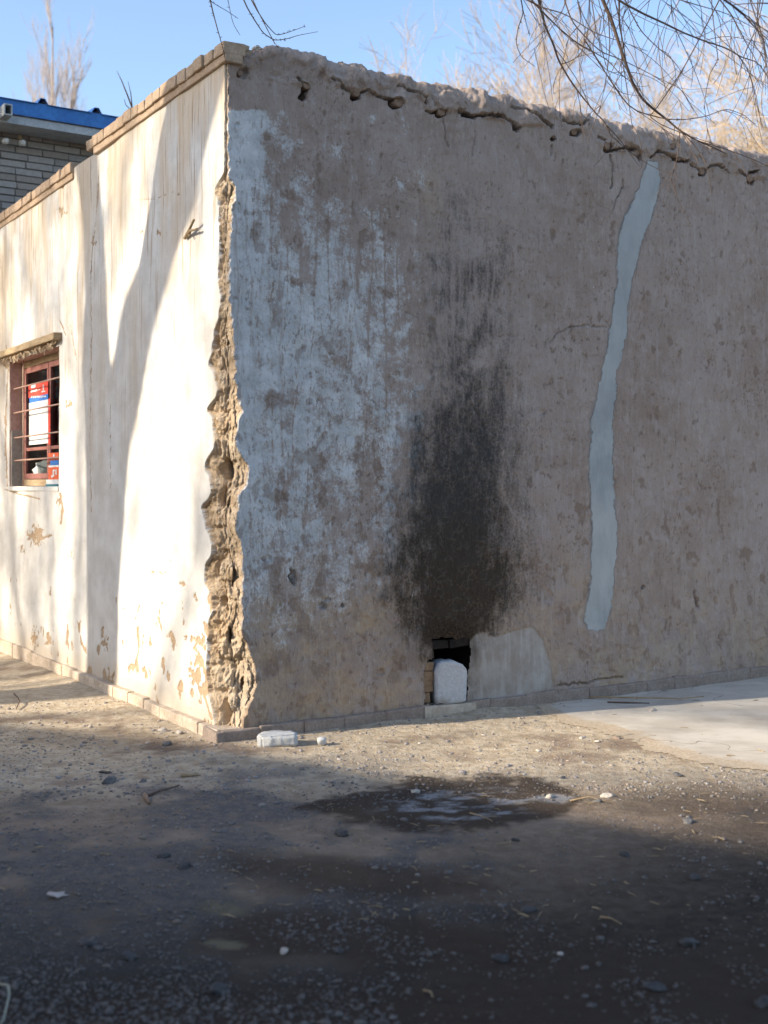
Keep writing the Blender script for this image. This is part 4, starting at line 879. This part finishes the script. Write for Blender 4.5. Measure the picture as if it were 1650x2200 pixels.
# white stone standing in the stove hole, rounded at the top right
s0_, z0_ = toR(957, 1512); s1_, _ = toR(1000, 1512)
zt_ = toR(975, 1418)[1]; hh = zt_ + .0
prof_ = [(-.080, .006), (-.02, 0), (.06, .004), (.080, .012), (.083, .03), (.084, .172), (.078, .196), (.060, .218), (.030, .234), (-.010, .238), (-.048, .236), (-.066, .222), (-.083, .186)]
sc_h = (zt_ - toR(975, 1508)[1]) / .238; wd_ = (toR(1000, 1460)[0] - toR(944, 1460)[0]) / .16
o = slab('stone_block', [(x * wd_, z * sc_h) for x, z in prof_], .14, (0, 0, 0), simple('white_granite', (.47, .475, .48), (.60, .605, .60), 70, .9, .004), 'white speckled stone block with rounded top closing the stove hole', 'stone', 0, (0, 0), .0035, .005)
scx_, _ = toR(971, 1460)
mw = Matrix(((eR[0], 0, nR[0], 0), (eR[1], 0, nR[1], 0), (0, 1, 0, 0), (0, 0, 0, 1)))
pl = wallR(scx_, toR(975, 1508)[1], -.098)
o.matrix_world = Matrix.Translation(pl) @ Matrix.Rotation(math.radians(-13), 4, 'Z') @ mw
mb = MB(); mb.box(W(s0 + .01, -.05, -.3), v3(eR * (s1 - s0 - .02)), v3(nR * .345), up3 * (toR(975, 1508)[1] + .05), .004, 7); mb.build('hearth_sill', M_PLINTH, house, bevel=.008)

# stones and clods on the roof edge
def roofpt(px, py, off=-.10): s_, z_ = toR(px, py, off); return wallR(s_, z_, off)
for i, (x, y, w_, h_, m_, lab) in enumerate([(555, 103, 24, 14, M_STONE, 'half round stone on the roof edge near the corner'), (733, 135, 18, 17, M_MUDCLOD, 'pointed mud clod on the roof edge above the second log'),
    (1243, 262, 62, 26, M_MUDCLOD, 'long flat clod lying on the roof edge above the cracked middle'), (1247, 252, 36, 16, M_STONED, 'grey slab piece on top of the long flat clod'), (1322, 276, 34, 20, M_STONE, 'tan stone on the roof edge left of the cement strip'), (1345, 283, 24, 14, M_STONE, 'small stone beside the tan stone above the cement strip'),
    (1385, 290, 18, 12, M_STONE, 'small sunlit stone at the roof edge right above the cement strip'), (1400, 290, 16, 14, M_MUDCLOD, 'upright little clod above the cement strip'), (1570, 322, 30, 14, M_STONE, 'grey rubble piece on the roof at right'),
    (1600, 330, 26, 16, M_STONED, 'dark rubble piece on the roof near the right border'), (1635, 340, 30, 16, M_STONE, 'light rubble piece on the roof at the right border'), (1535, 316, 22, 12, M_MUDCLOD, 'brown rubble piece on the roof at right'), (1455, 298, 26, 12, M_MUDCLOD, 'low clod on the roof edge right of the cement strip'), (596, 112, 12, 7, M_MUDCLOD, 'tiny clod on the roof edge near the corner'), (640, 118, 12, 6, M_MUDCLOD, 'tiny flat clod on the roof edge past the half round stone')]):
    p = roofpt(x, y); k_ = p.y / F
    rock('roof_stone', p - Vector((0, 0, h_ * k_ * .35)), (w_ * k_ * 1.15, w_ * k_ * .9, h_ * k_ * 1.3), m_, lab, 'stone', 60 + i, 1.1, 'stones and clods on the roof edge', .5, facet=True)

# small litter: sticks, scraps
def stick(name, pts, rad, mat, label, cat='stick', group=None):
    mb = MB(); n_ = len(pts); mb.tube(pts, [rad * (1 - .4 * i / (n_ - 1)) for i in range(n_)], 7); o = mb.build(name, mat, None, True); return tag(o, label, cat, group)
G = lambda px, py, dz=.006: Vector(gpt(px, py, dz))
stick('stick', [G(320, 1713), G(345, 1706, .012), G(365, 1702, .014), G(385, 1694, .012)], .006, M_TWIG, 'short dark stick lying on the shaded left ground')
stick('stick', [G(1250, 1502, .012), G(1300, 1505, .02), G(1400, 1506, .022), G(1460, 1507, .02), G(1512, 1506, .03)], .006, M_OLDWOOD, 'long thin pale stick lying along the foot of the front wall')
stick('stick', [G(1305, 1512), G(1345, 1513, .01), G(1395, 1513)], .008, M_TWIG, 'dark stick under the long pale one by the wall foot')
stick('stick', [G(388, 1670), G(427, 1668)], .009, M_OLDWOOD, 'pale split piece of wood on the left ground')
stick('stick', [G(311, 1712), G(321, 1730)], .010, M_LOG, 'stubby brown wood chip below the dark stick')
stick('stick', [G(1010, 1750), G(1035, 1760, .012), G(1058, 1768)], .003, M_OLDWOOD, 'fine straw lying across the puddle')
stick('stick', [G(1225, 1722), G(1265, 1718, .014), G(1310, 1726)], .003, M_OLDWOOD, 'thin straw on the damp soil right of the puddle')
stick('stick', [G(1290, 1970), G(1312, 1977, .012), G(1335, 1985)], .003, M_OLDWOOD, 'thin straw in the shaded right foreground')
stick('stick', [G(910, 2135), G(925, 2143, .012), G(930, 2150)], .003, M_OLDWOOD, 'tiny straw near the bottom edge')
stick('stick', [G(30, 1492, .01), G(38, 1505, .02), G(42, 1515, .02), G(35, 1527, .01)], .005, M_TWIG, 'crooked twig in the trunk shadow at far left')
stick('wire', [G(-6, 2130, .02), G(18, 2160, .05), G(20, 2180, .05), G(8, 2205, .02), G(-10, 2225, .01)], .0028, simple('pale_wire', (.35, .36, .28), (.45, .45, .36), 20, .6, .0005), 'bent pale wire in the bottom left corner', 'wire')
slab('scrap', [(-.03, -.01), (.0, -.022), (.035, -.012), (.03, .012), (-.01, .012)], .008, gpt(224, 1662, .004), simple('black_scrap', (.03, .03, .03), (.06, .06, .06), 20, .6, .001), 'small dark bent scrap lying above the dark flat stone', 'scrap', .4, (.1, .2), .002, .003)
slab('leaf', [(-.04, 0), (-.02, -.012), (-.005, -.028), (.01, -.01), (.035, -.008), (.015, .006), (.02, .025), (-.005, .012), (-.03, .02)], .003, gpt(126, 1929, .008), simple('dry_leaf', (.36, .31, .27), (.48, .43, .40), 30, .8, .001), 'pale curled dry leaf on the gravel in the left foreground', 'leaf', .3, (.15, .1), .001, .004)
mb = MB(); r_ = np.random.default_rng(9)
a = wallL(*toL(402, 512), .012); b = wallL(*toL(434, 474), .045); mb.tube([a, (a + b) / 2, b], [.010, .0075, .007], 7)
mb.tube([wallL(*toL(404, 508), .01), wallL(*toL(420, 497), .03), wallL(*toL(436, 493), .03)], [.008, .007, .006], 7)
mb.tube([wallL(*toL(413, 500), .01), wallL(*toL(417, 510), .03)], [.006, .005], 6)
tag(mb.build('peg', M_OLDWOOD, None, True), 'forked wooden peg stuck in the upper side wall', 'peg')
# board leaning in the window reveal
mb = MB(); s_a = WS1 - .004
q0 = WL(s_a, WZ0 + .006, -.012); mb.box(q0 - v3(eL * .02), v3(eL * .016), v3(-nL * .105), up3 * .43, .001, 2)
tag(mb.build('board', simple('grey_board', (.33, .30, .25), (.42, .38, .32), 6, .8, .001), None, bevel=.003), 'grey board standing against the left side of the window recess', 'board')
# crumpled plastic bag behind the pane
p_ = wallL(*toL(88, 1010, off - .05), off - .10)
rock('plastic_bag', p_, (.22, .12, .2), simple('white_plastic', (.55, .57, .55), (.8, .8, .8), 25, .4, .02), 'crumpled white bag behind the lower window pane', 'bag', 44, .9)

# ================================================================== THE BRICK HOUSE BEHIND
BD = 11.0
bc = atdepth(300, 300, BD); shed = empty('brick_building', (bc.x, bc.y, 0)); tag(shed, 'grey brick building with blue metal roof behind the whitewashed wall', 'building')
def SB(px, py, off=0.0):
    """point on the plane through depth BD at px=0, running parallel to the front wall"""
    o = np.array([(0 - 825) / F * BD, BD]) + nR * off; t = (px - 825) / F; s_ = (t * o[1] - o[0]) / (eR[0] - t * eR[1]); p = o + eR * s_
    return s_, CAMZ - (py - HOR) / F * p[1]
def SP(s_, z, off=0.0): p = np.array([(0 - 825) / F * BD, BD]) + nR * off + eR * s_; return np.array([p[0], p[1], z])
M = NT('grey_brick'); n_ = M.noise(M.co(), 30, 4, .65)
M_GBRICK = M.out(M.mix(M.ramp(n_, .3, .7, 0, .45), M.attrc('tint'), (.22, .20, .18)), .9, M.bump(n_, .6, .006))
zE = SB(0, 262)[1]
mb = MB(); r_ = np.random.default_rng(31); z = .0; row = 0
while z < zE:
    s_ = -2.5 + (0 if row % 2 else -.125)
    while s_ < 5.2:
        L = .24 + r_.normal(0, .003) if r_.random() > .18 else .115; g = r_.uniform(.8, 1.15); base_ = np.array((.36, .335, .31)) if r_.random() < .7 else np.array((.30, .26, .22))
        mb.box(SP(s_, z, r_.normal(0, .003)), v3(eR * L), v3(-nR * .1), up3 * (.055 + r_.normal(0, .0015)), .0015, c=tuple(base_ * g)); s_ += L + .011
    z += .066; row += 1
mb.build('brick_wall', M_GBRICK, shed, colors=True)
mb = MB(); mb.box(SP(-2.5, 0, -.012), v3(eR * 7.8), v3(-nR * 3), up3 * zE, 0); mb.build('mortar', simple('grey_mortar', (.12, .11, .10), (.18, .165, .15), 20, .95, .003), shed)
M_BLUE = simple('blue_painted_steel', (.012, .13, .42), (.03, .19, .52), 5, .45, .001, .5)
M_WHITES = simple('grey_soffit', (.40, .42, .42), (.52, .53, .52), 8, .6, .001)
zf0 = SB(0, 240, .35)[1]; zf1 = SB(0, 208, .35)[1]
mb = MB(); mb.box(SP(-.9, zf0, .35), v3(eR * 6.3), v3(-nR * .006), up3 * (zf1 - zf0), 0)
# corrugated sheet with raised trapezoid ribs, sloping back
k = 0; s_ = -.9; prof = []
while s_ < 5.35:
    prof += [(s_, 0), (s_ + .14, 0), (s_ + .17, .05), (s_ + .21, .05), (s_ + .24, 0)]; s_ += .62 if False else .30 * 1.66
V_ = []; 
for (ss, h_) in prof: V_.append(SP(ss, zf1 + h_ - .004, .37)); V_.append(SP(ss, zf1 + h_ + .28, -3.0))
Fq = [(2 * i, 2 * i + 2, 2 * i + 3, 2 * i + 1) for i in range(len(prof) - 1)]; mb.add(V_, Fq)
roofo = mb.build('roof', M_BLUE, shed); sm_ = roofo.modifiers.new('thick', 'SOLIDIFY'); sm_.thickness = .004
mb = MB(); zz0 = SB(0, 262, .3)[1]; mb.box(SP(-.9, zf0 - .08, .33), v3(eR * 6.2), v3(-nR * .31), up3 * .07, 0); mb.build('soffit', M_WHITES, shed)
mb = MB(); za_ = SB(12, 246, .5)[1]; zb_ = SB(12, 222, .5)[1]
sa_ = SB(9, 230, .5)[0]; sb2 = SB(27, 230, .5)[0]
for (a, b, c_, d_) in ((sa_, sb2, za_, za_ + .01), (sa_, sb2, zb_ - .01, zb_), (sa_, sa_ + .01, za_ + .01, zb_ - .01), (sb2 - .01, sb2, za_ + .01, zb_ - .01)): mb.box(SP(a, c_, .5), v3(eR * (b - a)), v3(-nR * .6), up3 * (d_ - c_), 0)
mb.build('beam_end', M_WHITES, shed)
mb = MB(); s_p, z_p = SB(42, 300, .05); mb.tube([SP(s_p, zf0 - .1, .06), SP(s_p, z_p, .06)], .016, 8); mb.build('pipe', M_OLDWOOD, shed)
for (x, y) in ((48, 307), (12, 303)):
    mb = MB(); s_p, z_p = SB(x, y, .1); c0 = SP(s_p, z_p, .02); mb.tube([c0, c0 + v3(nR * .08), c0 + v3(nR * .12)], [.012, .03, .02], 10); mb.build('lamp', M_PAPW, shed, True)

# ================================================================== TREES
def tubes_np(paths, n):
    """many polylines -> one vertex / face array. paths: list of (pts array (k,3), radii (k,))"""
    VV, FF, b = [], [], 0
    for pts, rad in paths:
        k = len(pts); d = np.gradient(pts, axis=0); d /= np.linalg.norm(d, axis=1, keepdims=True) + 1e-9
        ref = np.where(np.abs(d[:, 2:3]) < .9, np.array([[0, 0, 1.]]), np.array([[1., 0, 0]])); a = np.cross(d, ref); a /= np.linalg.norm(a, axis=1, keepdims=True) + 1e-9; c = np.cross(d, a)
        t = np.arange(n) * 2 * np.pi / n
        ring = pts[:, None, :] + (a[:, None, :] * np.cos(t)[None, :, None] + c[:, None, :] * np.sin(t)[None, :, None]) * rad[:, None, None]
        VV.append(ring.reshape(-1, 3)); i = np.arange(k - 1)[:, None] * n; j = np.arange(n)[None, :]; j2 = (j + 1) % n
        FF.append(np.stack([i + j, i + j2, i + n + j2, i + n + j], -1).reshape(-1, 4) + b); b += k * n
    return np.concatenate(VV), np.concatenate(FF)
def grow(rng, p, d, L, r, depth, maxd, out, up=.15, spread=.6, kids=(3, 5), lenf=.62, wig=.16, droop=0., start=.25):
    k = 6 if depth < 2 else 5 if depth < 3 else 4
    pts = [np.array(p)]; dd = np.array(d) / np.linalg.norm(d)
    for i in range(k - 1):
        dd = dd + rng.normal(0, wig, 3) + np.array([0, 0, up - droop * depth]) * .35; dd /= np.linalg.norm(dd); pts.append(pts[-1] + dd * L / (k - 1))
    pts = np.array(pts); rad = np.linspace(r, r * (.45 if depth else .55), k); out[min(depth, 9)].append((pts, rad))
    if depth >= maxd: return
    nk = rng.integers(kids[0], kids[1] + 1)
    for j in range(nk):
        t = rng.uniform(start, 1.0) if j else 1.0; x = t * (k - 1); i0 = min(int(x), k - 2); f = x - i0; q = pts[i0] * (1 - f) + pts[i0 + 1] * f
        tan = pts[i0 + 1] - pts[i0]; tan /= np.linalg.norm(tan); rnd = rng.normal(0, 1, 3); rnd -= tan * rnd.dot(tan); rnd /= np.linalg.norm(rnd)
        nd = tan + rnd * spread * rng.uniform(.6, 1.4); rr_ = r * (1 - .5 * t) * rng.uniform(.5, .75)
        grow(rng, q, nd, L * lenf * rng.uniform(.75, 1.2), max(rr_, .0035), depth + 1, maxd, out, up, spread, kids, lenf, wig, droop, start)
def tree(name, loc, H, seed, label, cat='tree', group=None, twig=M_TWIGW, maxd=5, spread=.6, up=.2, r0=None, kids=(4, 6), lenf=.62, trunkf=.35, droop=0., bark=M_BARK, start=.25, tmin=.003):
    rng = np.random.default_rng(seed); out = [[] for _ in range(10)]; r0 = r0 or H * .014
    grow(rng, (0, 0, -.1), (rng.normal(0, .05), rng.normal(0, .05), 1), H * trunkf, r0, 0, maxd, out, up, spread, kids, lenf, .10, droop, start)
    zz = np.concatenate([p[:, 2] for l_ in out for p, _ in l_]).max(); kz = H / zz; out = [[(p * kz, np.maximum(q * kz, tmin)) for p, q in l_] for l_ in out]
    root = empty(name, loc); tag(root, label, cat, group)
    def mk(nm, paths, sides, mat):
        V, Fq = tubes_np(paths, sides); me_o = mesh(nm, V, Fq, mat, None, sides > 5); me_o.parent = root; return me_o
    mk('trunk', out[0] + out[1], 9, bark); rest = sum(out[2:], [])
    mk('crown', rest, 3, twig); return root
def copy_tree(o, loc, rz, sc, label):
    c = o.copy(); col.objects.link(c); c.location = loc; c.rotation_euler = (0, 0, rz); c.scale = (sc, sc, sc); c['label'] = label
    for ch in o.children: d = ch.copy(); col.objects.link(d); d.parent = c
    return c
def gp(px, Y): return ((px - 825) / F * Y, Y, 0)
GB = 'bare trees beyond the house'
t1 = tree('bare_tree', gp(1020, 26), 12.6, 11, 'spreading bare tree with golden twigs rising behind the middle of the roof', group=GB, twig=M_TWIGW, maxd=5, spread=.62, up=.14, kids=(5, 6), r0=.17, trunkf=.5, start=.35, tmin=.0048)
t2 = tree('bare_tree', gp(1640, 20), 10.0, 12, 'dense golden bushy bare tree behind the right end of the roof', group=GB, twig=M_TWIGG, maxd=5, spread=.8, up=.05, kids=(5, 6), lenf=.6, trunkf=.33)
t3 = tree('tall_poplar', gp(22, 40), 20, 13, 'tall thin bare poplar at the left border above the blue roof', group=GB, twig=M_TWIGB, maxd=4, spread=.30, up=.6, kids=(7, 9), lenf=.42, trunkf=.55, start=.12, r0=.13, bark=M_TWIGB)
copy_tree(t3, gp(125, 42), 2., .88, 'slimmer bare poplar above the blue roof, right of the taller one')
copy_tree(t3, gp(62, 47), 4., .78, 'faint bare poplar between the two nearer ones above the blue roof')
copy_tree(t1, gp(1105, 27), 2.6, .97, 'second golden bare tree crowding the spreading one behind the middle of the roof')
copy_tree(t1, gp(1190, 33), 1.9, 1.22, 'bare tree with forked pale trunk right of the golden spreading tree')
copy_tree(t1, gp(1330, 38), 3.3, 1.3, 'thin far bare tree above the cement strip')
copy_tree(t1, gp(1475, 30), 4.4, 1.05, 'slight bare tree just left of the bushy golden mass')
copy_tree(t2, gp(1000, 25), 1.2, 1.13, 'fullest golden bare crown rising behind the roof left of the drooping willow')
copy_tree(t2, gp(1520, 29), 2.0, 1.12, 'lower bushy bare tree behind the golden one at right')
copy_tree(t2, gp(1790, 25), 3.6, 1.2, 'golden bare tree cut by the right border')
copy_tree(t3, gp(1405, 44), 1., .72, 'straight pale bare poplar seen above the roof right of the cement strip')
# sapling tip above the coping
mb = MB(); Pd = lambda x, y, Y=10.6: atdepth(x, y, Y)
mb.tube([Pd(292, 300), Pd(285, 235), Pd(274, 205), Pd(262, 175), Pd(251, 152)], [.012, .008, .007, .005, .002], 6); mb.tube([Pd(284, 232), Pd(281, 200), Pd(275, 175)], [.006, .004, .002], 6); mb.tube([Pd(285, 240), Pd(270, 225), Pd(267, 213)], [.005, .004, .002], 6)
mb.tube([Pd(292, 300), Pd(291, 420, 10.7), Pd(292, 900, 10.8), (Pd(292, 900, 10.8).x, 10.8, -.05)], [.012, .014, .02, .03], 6)
tag(mb.build('sapling', M_TWIG, None, True), 'thin dark sapling tip poking up beside the blue roof', 'sapling')

# the big forked tree left of the picture, whose shadow falls on the side wall
SD = np.array([Ldir.x, Ldir.y, Ldir.z]); TD = 5.6
def sunback(px, py, T=TD):
    s_, z_ = toL(px, py); p = np.array(wallL(s_, z_)); return p - SD * (T / math.cos(SUN_EL))
def shadow_limb(rows, T=TD):
    pts, rad = [], []
    for (y, x0, x1) in rows:
        a = sunback(x0, y, T); b = sunback(x1, y, T); pts.append((a + b) / 2); rad.append(np.linalg.norm(a - b) / 2)
    return pts, rad
tp, tr_ = shadow_limb([(1480, 183, 250), (1300, 189, 254), (1150, 186, 260), (1000, 185, 274), (900, 181, 284), (850, 179, 290)])
base_pt = tp[0].copy(); base_pt[2] = -.1; tp = [base_pt] + tp; tr_ = [tr_[0] * 1.25] + tr_
lp, lr = shadow_limb([(900, 181, 245), (780, 177, 236), (640, 186, 230), (500, 180, 222), (400, 171, 211), (330, 162, 204), (240, 152, 196)])
rp, rr2 = shadow_limb([(900, 225, 287), (800, 242, 306), (700, 262, 325), (600, 297, 354), (500, 320, 385), (380, 345, 424), (260, 370, 452), (180, 396, 474), (90, 420, 500)])
troot = empty('forked_tree', tuple(base_pt)); tag(troot, 'big forked bare tree standing off to the left of the whitewashed wall', 'tree')
def spath(pts, rad):
    pts = np.array(pts); rad = np.array(rad); t = np.arange(len(pts)); tt_ = np.linspace(0, len(pts) - 1, len(pts) * 4); return np.stack([np.interp(tt_, t, pts[:, i]) for i in range(3)], -1), np.interp(tt_, t, rad)
V, Fq = tubes_np([spath(tp, tr_), spath(lp, lr), spath(rp, rr2)], 16); mesh('trunk', V, Fq, M_BARK, troot, True)
rng = np.random.default_rng(50); out = [[] for _ in range(10)]
for (p, d, r_) in ((lp[-1], np.array(lp[-1]) - np.array(lp[-2]), lr[-1]), (rp[-1], np.array(rp[-1]) - np.array(rp[-2]), rr2[-1])):
    grow(rng, p, d, 3.0, r_, 0, 4, out, .2, .55, (4, 6), .66, .12)
for pr in out[0] + out[1]: V, Fq = tubes_np([pr], 8); mesh('limb', V, Fq, M_BARK, troot, True)
V, Fq = tubes_np(sum(out[2:], []), 4); mesh('crown', V, Fq, M_TWIG, troot)

# ------------ hanging twigs that enter the picture from above
def hang(name, label, mains, seed, loc, nrand=0, xr=(1150, 1650), root=None, limb=None):
    rng = np.random.default_rng(seed); paths = []
    if root is None: root = empty(name, loc); tag(root, label, 'tree')
    def smooth(P_, n=5):
        P_ = np.array(P_); t = np.arange(len(P_)); q = np.linspace(0, len(P_) - 1, (len(P_) - 1) * n + 1); o_ = np.stack([np.interp(q, t, P_[:, i]) for i in range(3)], -1)
        for _ in range(2): o_[1:-1] = (o_[:-2] + 2 * o_[1:-1] + o_[2:]) / 4
        return o_
    def twigs(path, r, n, Lm, lev=0):
        for _ in range(n):
            i = rng.integers(2, len(path) - 1); p = path[i]; tan = path[i] - path[i - 1]; tan /= np.linalg.norm(tan) + 1e-9
            d = tan + rng.normal(0, .45, 3); d /= np.linalg.norm(d); q = [p]; L = Lm * rng.uniform(.4, 1.3); curl = rng.normal(0, .16, 3)
            for s_ in range(6): d = d + curl * .5 + np.array([0, 0, -.10]) + rng.normal(0, .06, 3); d /= np.linalg.norm(d); q.append(q[-1] + d * L / 6)
            q = smooth(q, 2); paths.append((q, np.linspace(r, .0011, len(q))))
            if lev < 1: twigs(q, r * .6, rng.integers(1, 4), Lm * .5, lev + 1)
    for (P_, w0, Y0, Y1, ns) in mains:
        pts = [np.array(atdepth(x, y, Y0 + (Y1 - Y0) * i / (len(P_) - 1))) for i, (x, y) in enumerate(P_)]
        p0 = pts[0]; dir0 = pts[0] - pts[1]; dir0 /= np.linalg.norm(dir0); pts = [p0 + dir0 * .5 + np.array([.05, -.1, .35]), p0 + dir0 * .2 + np.array([0, 0, .05])] + pts
        sp_ = smooth(pts); r0 = w0 * Y0 / F / 2; paths.append((sp_, np.linspace(r0 * 1.2, max(r0 * .28, .0012), len(sp_)))); 
        # little buds and spurs
        for _ in range(int(len(sp_) * .5)):
            i = rng.integers(2, len(sp_) - 1); d = rng.normal(0, 1, 3); d /= np.linalg.norm(d); paths.append((np.array([sp_[i], sp_[i] + d * .012]), np.array([.0018, .0009])))
        twigs(sp_, max(r0 * .35, .0016), ns, .42)
    for _ in range(nrand):
        x = rng.uniform(*xr); Y = rng.uniform(4.6, 6.6); y = rng.uniform(-60, -10); P_ = [(x, y)]; vx_ = rng.normal(.1, .5)
        for i in range(rng.integers(3, 7)): x += vx_ * 25 + rng.normal(0, 5); vx_ += rng.normal(0, .25); y += rng.uniform(22, 45); P_.append((x, y))
        pts = smooth([np.array(atdepth(a, b, Y + .05 * i)) for i, (a, b) in enumerate(P_)], 3); r0 = rng.uniform(.0016, .0030); paths.append((pts, np.linspace(r0, .001, len(pts)))); twigs(pts, .0014, 2, .25, 1)
    V, Fq = tubes_np(paths, 5); o = mesh('twigs', V, Fq, M_TWIG, root)
    if limb:
        V, Fq = tubes_np([(np.array(limb[0]), np.array(limb[1]))], 10); mesh('limb', V, Fq, M_BARK, root, True)
    return root
MR = [([(1293, -5), (1313, 40), (1330, 93), (1347, 143), (1360, 180), (1380, 213), (1407, 237), (1433, 257), (1460, 280), (1493, 300), (1533, 317), (1560, 330)], 8.5, 5.5, 5.9, 6),
      ([(1330, -5), (1330, 50), (1340, 100), (1347, 143)], 6, 5.5, 5.65, 2),
      ([(1155, -8), (1170, 53), (1190, 97), (1200, 130), (1223, 170), (1250, 207), (1277, 240), (1300, 263), (1313, 293), (1330, 305)], 5.5, 5.9, 6.1, 5),
      ([(1160, -5), (1166, 40), (1172, 85)], 4.5, 5.9, 5.9, 1),
      ([(1330, 2), (1383, 30), (1427, 50), (1467, 70), (1513, 88), (1560, 103), (1593, 123), (1627, 133), (1650, 165), (1668, 200)], 5, 5.3, 5.6, 5),
      ([(1545, -8), (1590, 23), (1620, 57), (1662, 97)], 6.5, 4.9, 5.0, 6),
      ([(1135, -8), (1160, 20), (1200, 60), (1240, 93), (1273, 110), (1307, 130), (1333, 160), (1357, 177)], 4, 5.7, 5.9, 6),
      ([(1118, -8), (1125, 27), (1113, 60), (1108, 93), (1120, 123), (1150, 143)], 2.6, 5.9, 6, 1), ([(1120, 5), (1128, 40), (1138, 77)], 2.6, 5.9, 6, 0),
      ([(1407, 237), (1395, 250), (1420, 268), (1467, 287), (1520, 305), (1560, 318)], 2.4, 5.9, 6, 1),
      ([(1433, 257), (1473, 257), (1517, 250), (1560, 233), (1600, 247), (1627, 273)], 2.4, 5.9, 6, 2),
      ([(1210, -8), (1230, 50), (1287, 110), (1340, 130), (1400, 160), (1430, 180)], 3.4, 5.6, 5.8, 4),
      ([(1350, 17), (1377, 67), (1410, 100), (1447, 130), (1470, 163)], 3.2, 5.4, 5.5, 3),
      ([(1543, -5), (1573, 33), (1600, 87), (1627, 133), (1640, 190)], 3.6, 5.2, 5.3, 4),
      ([(1610, -5), (1625, 40), (1642, 90), (1648, 150), (1652, 230)], 3.6, 4.8, 4.9, 6),
      ([(1445, -5), (1495, 10), (1560, 28), (1620, 60)], 3.0, 5, 5.1, 4), ([(1160, 15), (1215, 30), (1275, 70), (1330, 88), (1392, 110)], 3.0, 5.7, 5.8, 3),
      ([(1540, 108), (1543, 128), (1525, 158), (1518, 190), (1512, 235)], 2.2, 5.5, 5.5, 1), ([(1270, -5), (1280, 60), (1272, 110), (1300, 150), (1340, 165)], 2.6, 5.6, 5.7, 2),
      ([(1240, -5), (1250, 50), (1225, 75), (1215, 100)], 2.6, 5.6, 5.7, 2)]
limbR = ([(2.0, 3.6, 3.55 + 2.5), (1.6, 5.0, 5.0), (2.4, 5.2, 4.9), (4.2, 5.0, 4.0), (5.6, 4.6, 2.0), (5.9, 4.5, -.1)][::-1], [.22, .2, .15, .09, .05, .02])
hang('willow_tree', 'drooping bare willow reaching its dark twigs down over the roof at upper right', MR, 61, (5.9, 4.5, 0), 30, (1230, 1720), limb=limbR)
ML = [([(450, -8), (456, 20), (466, 58), (474, 86), (480, 110), (486, 138)], 3.6, 5.6, 5.75, 0), ([(520, -8), (533, 20), (548, 45), (566, 72), (590, 87), (615, 84), (640, 76), (683, 68)], 3.2, 5.6, 5.8, 0),
      ([(536, -8), (552, 22), (570, 50), (593, 76), (612, 72), (640, 62), (656, 56)], 2.6, 5.6, 5.8, 0), ([(586, 86), (592, 95), (599, 104)], 2.2, 5.7, 5.7, 0), ([(455, 5), (485, 22), (512, 40)], 1.8, 5.6, 5.7, 0), ([(488, -8), (500, 50), (516, 76)], 1.6, 5.6, 5.7, 0)]
limbL = ([(-4.9, 5.9, 3.5), (-3.6, 5.6, 4.6), (-2.2, 5.5, 4.7), (-1.1, 5.6, 4.25), (-.7, 5.6, 3.9)], [.08, .06, .04, .018, .008])
hang('hanging_branch', 'few thin twigs dangling from above over the top corner of the house', ML, 62, (-.7, 5.6, 3.6), 0, root=troot, limb=limbL)

# ------------ trees and an added, unseen house outside the frame that shade the yard
HB = 4.1; back = HB / math.tan(SUN_EL); hx_, hy_ = math.cos(SUN_AZ) * back, math.sin(SUN_AZ) * back
bl = [(-4.6, 8.1), (-2.25, 6.62), (-.9, 5.93), (-.2, 5.50), (.6, 4.80), (1.55, 4.02), (4.6, 1.6), (9, -2)]  # wanted shade edge on the yard; the added house's eave follows it
ed = [(x - hx_, y - hy_) for x, y in bl]
nb = empty('shade_house', (ed[0][0], ed[0][1], 0)); tag(nb, 'unseen low house added behind the camera, eave bent to shade the yard', 'house')
deep = [(x - 3.2, y - 4.0) for x, y in ed]; poly = ed + deep[::-1]; n_ = len(poly)
V_ = [(x, y, -.1) for x, y in poly] + [(x, y, HB) for x, y in poly]; Fq = [(i, (i + 1) % n_, (i + 1) % n_ + n_, i + n_) for i in range(n_)]
mesh('shade_house_walls', V_, Fq, M_MUDCLOD, nb)
mesh('roof', [(x, y, HB) for x, y in ed] + [(x, y, HB + .02) for x, y in deep], [(i, i + 1, n_ // 2 + i + 1, n_ // 2 + i) for i in range(n_ // 2 - 1)], M_MUDCLOD, nb)
far = tree('shade_tree', (-16.8, 1.9, 0), 14.5, 71, 'bare tree outside the picture that dapples the side wall', group='bare trees to the left of the yard', twig=M_TWIG, maxd=5, spread=.6, up=.22, r0=.15, kids=(4, 5), tmin=.010)
copy_tree(far, (-19.5, 4.6, 0), 2.2, 1.05, 'bare tree outside the picture that dapples the whitewash round the window')
copy_tree(far, (-13.6, -3.6, 0), 1.3, .70, 'bare tree outside the picture that stripes the concrete apron with shade')
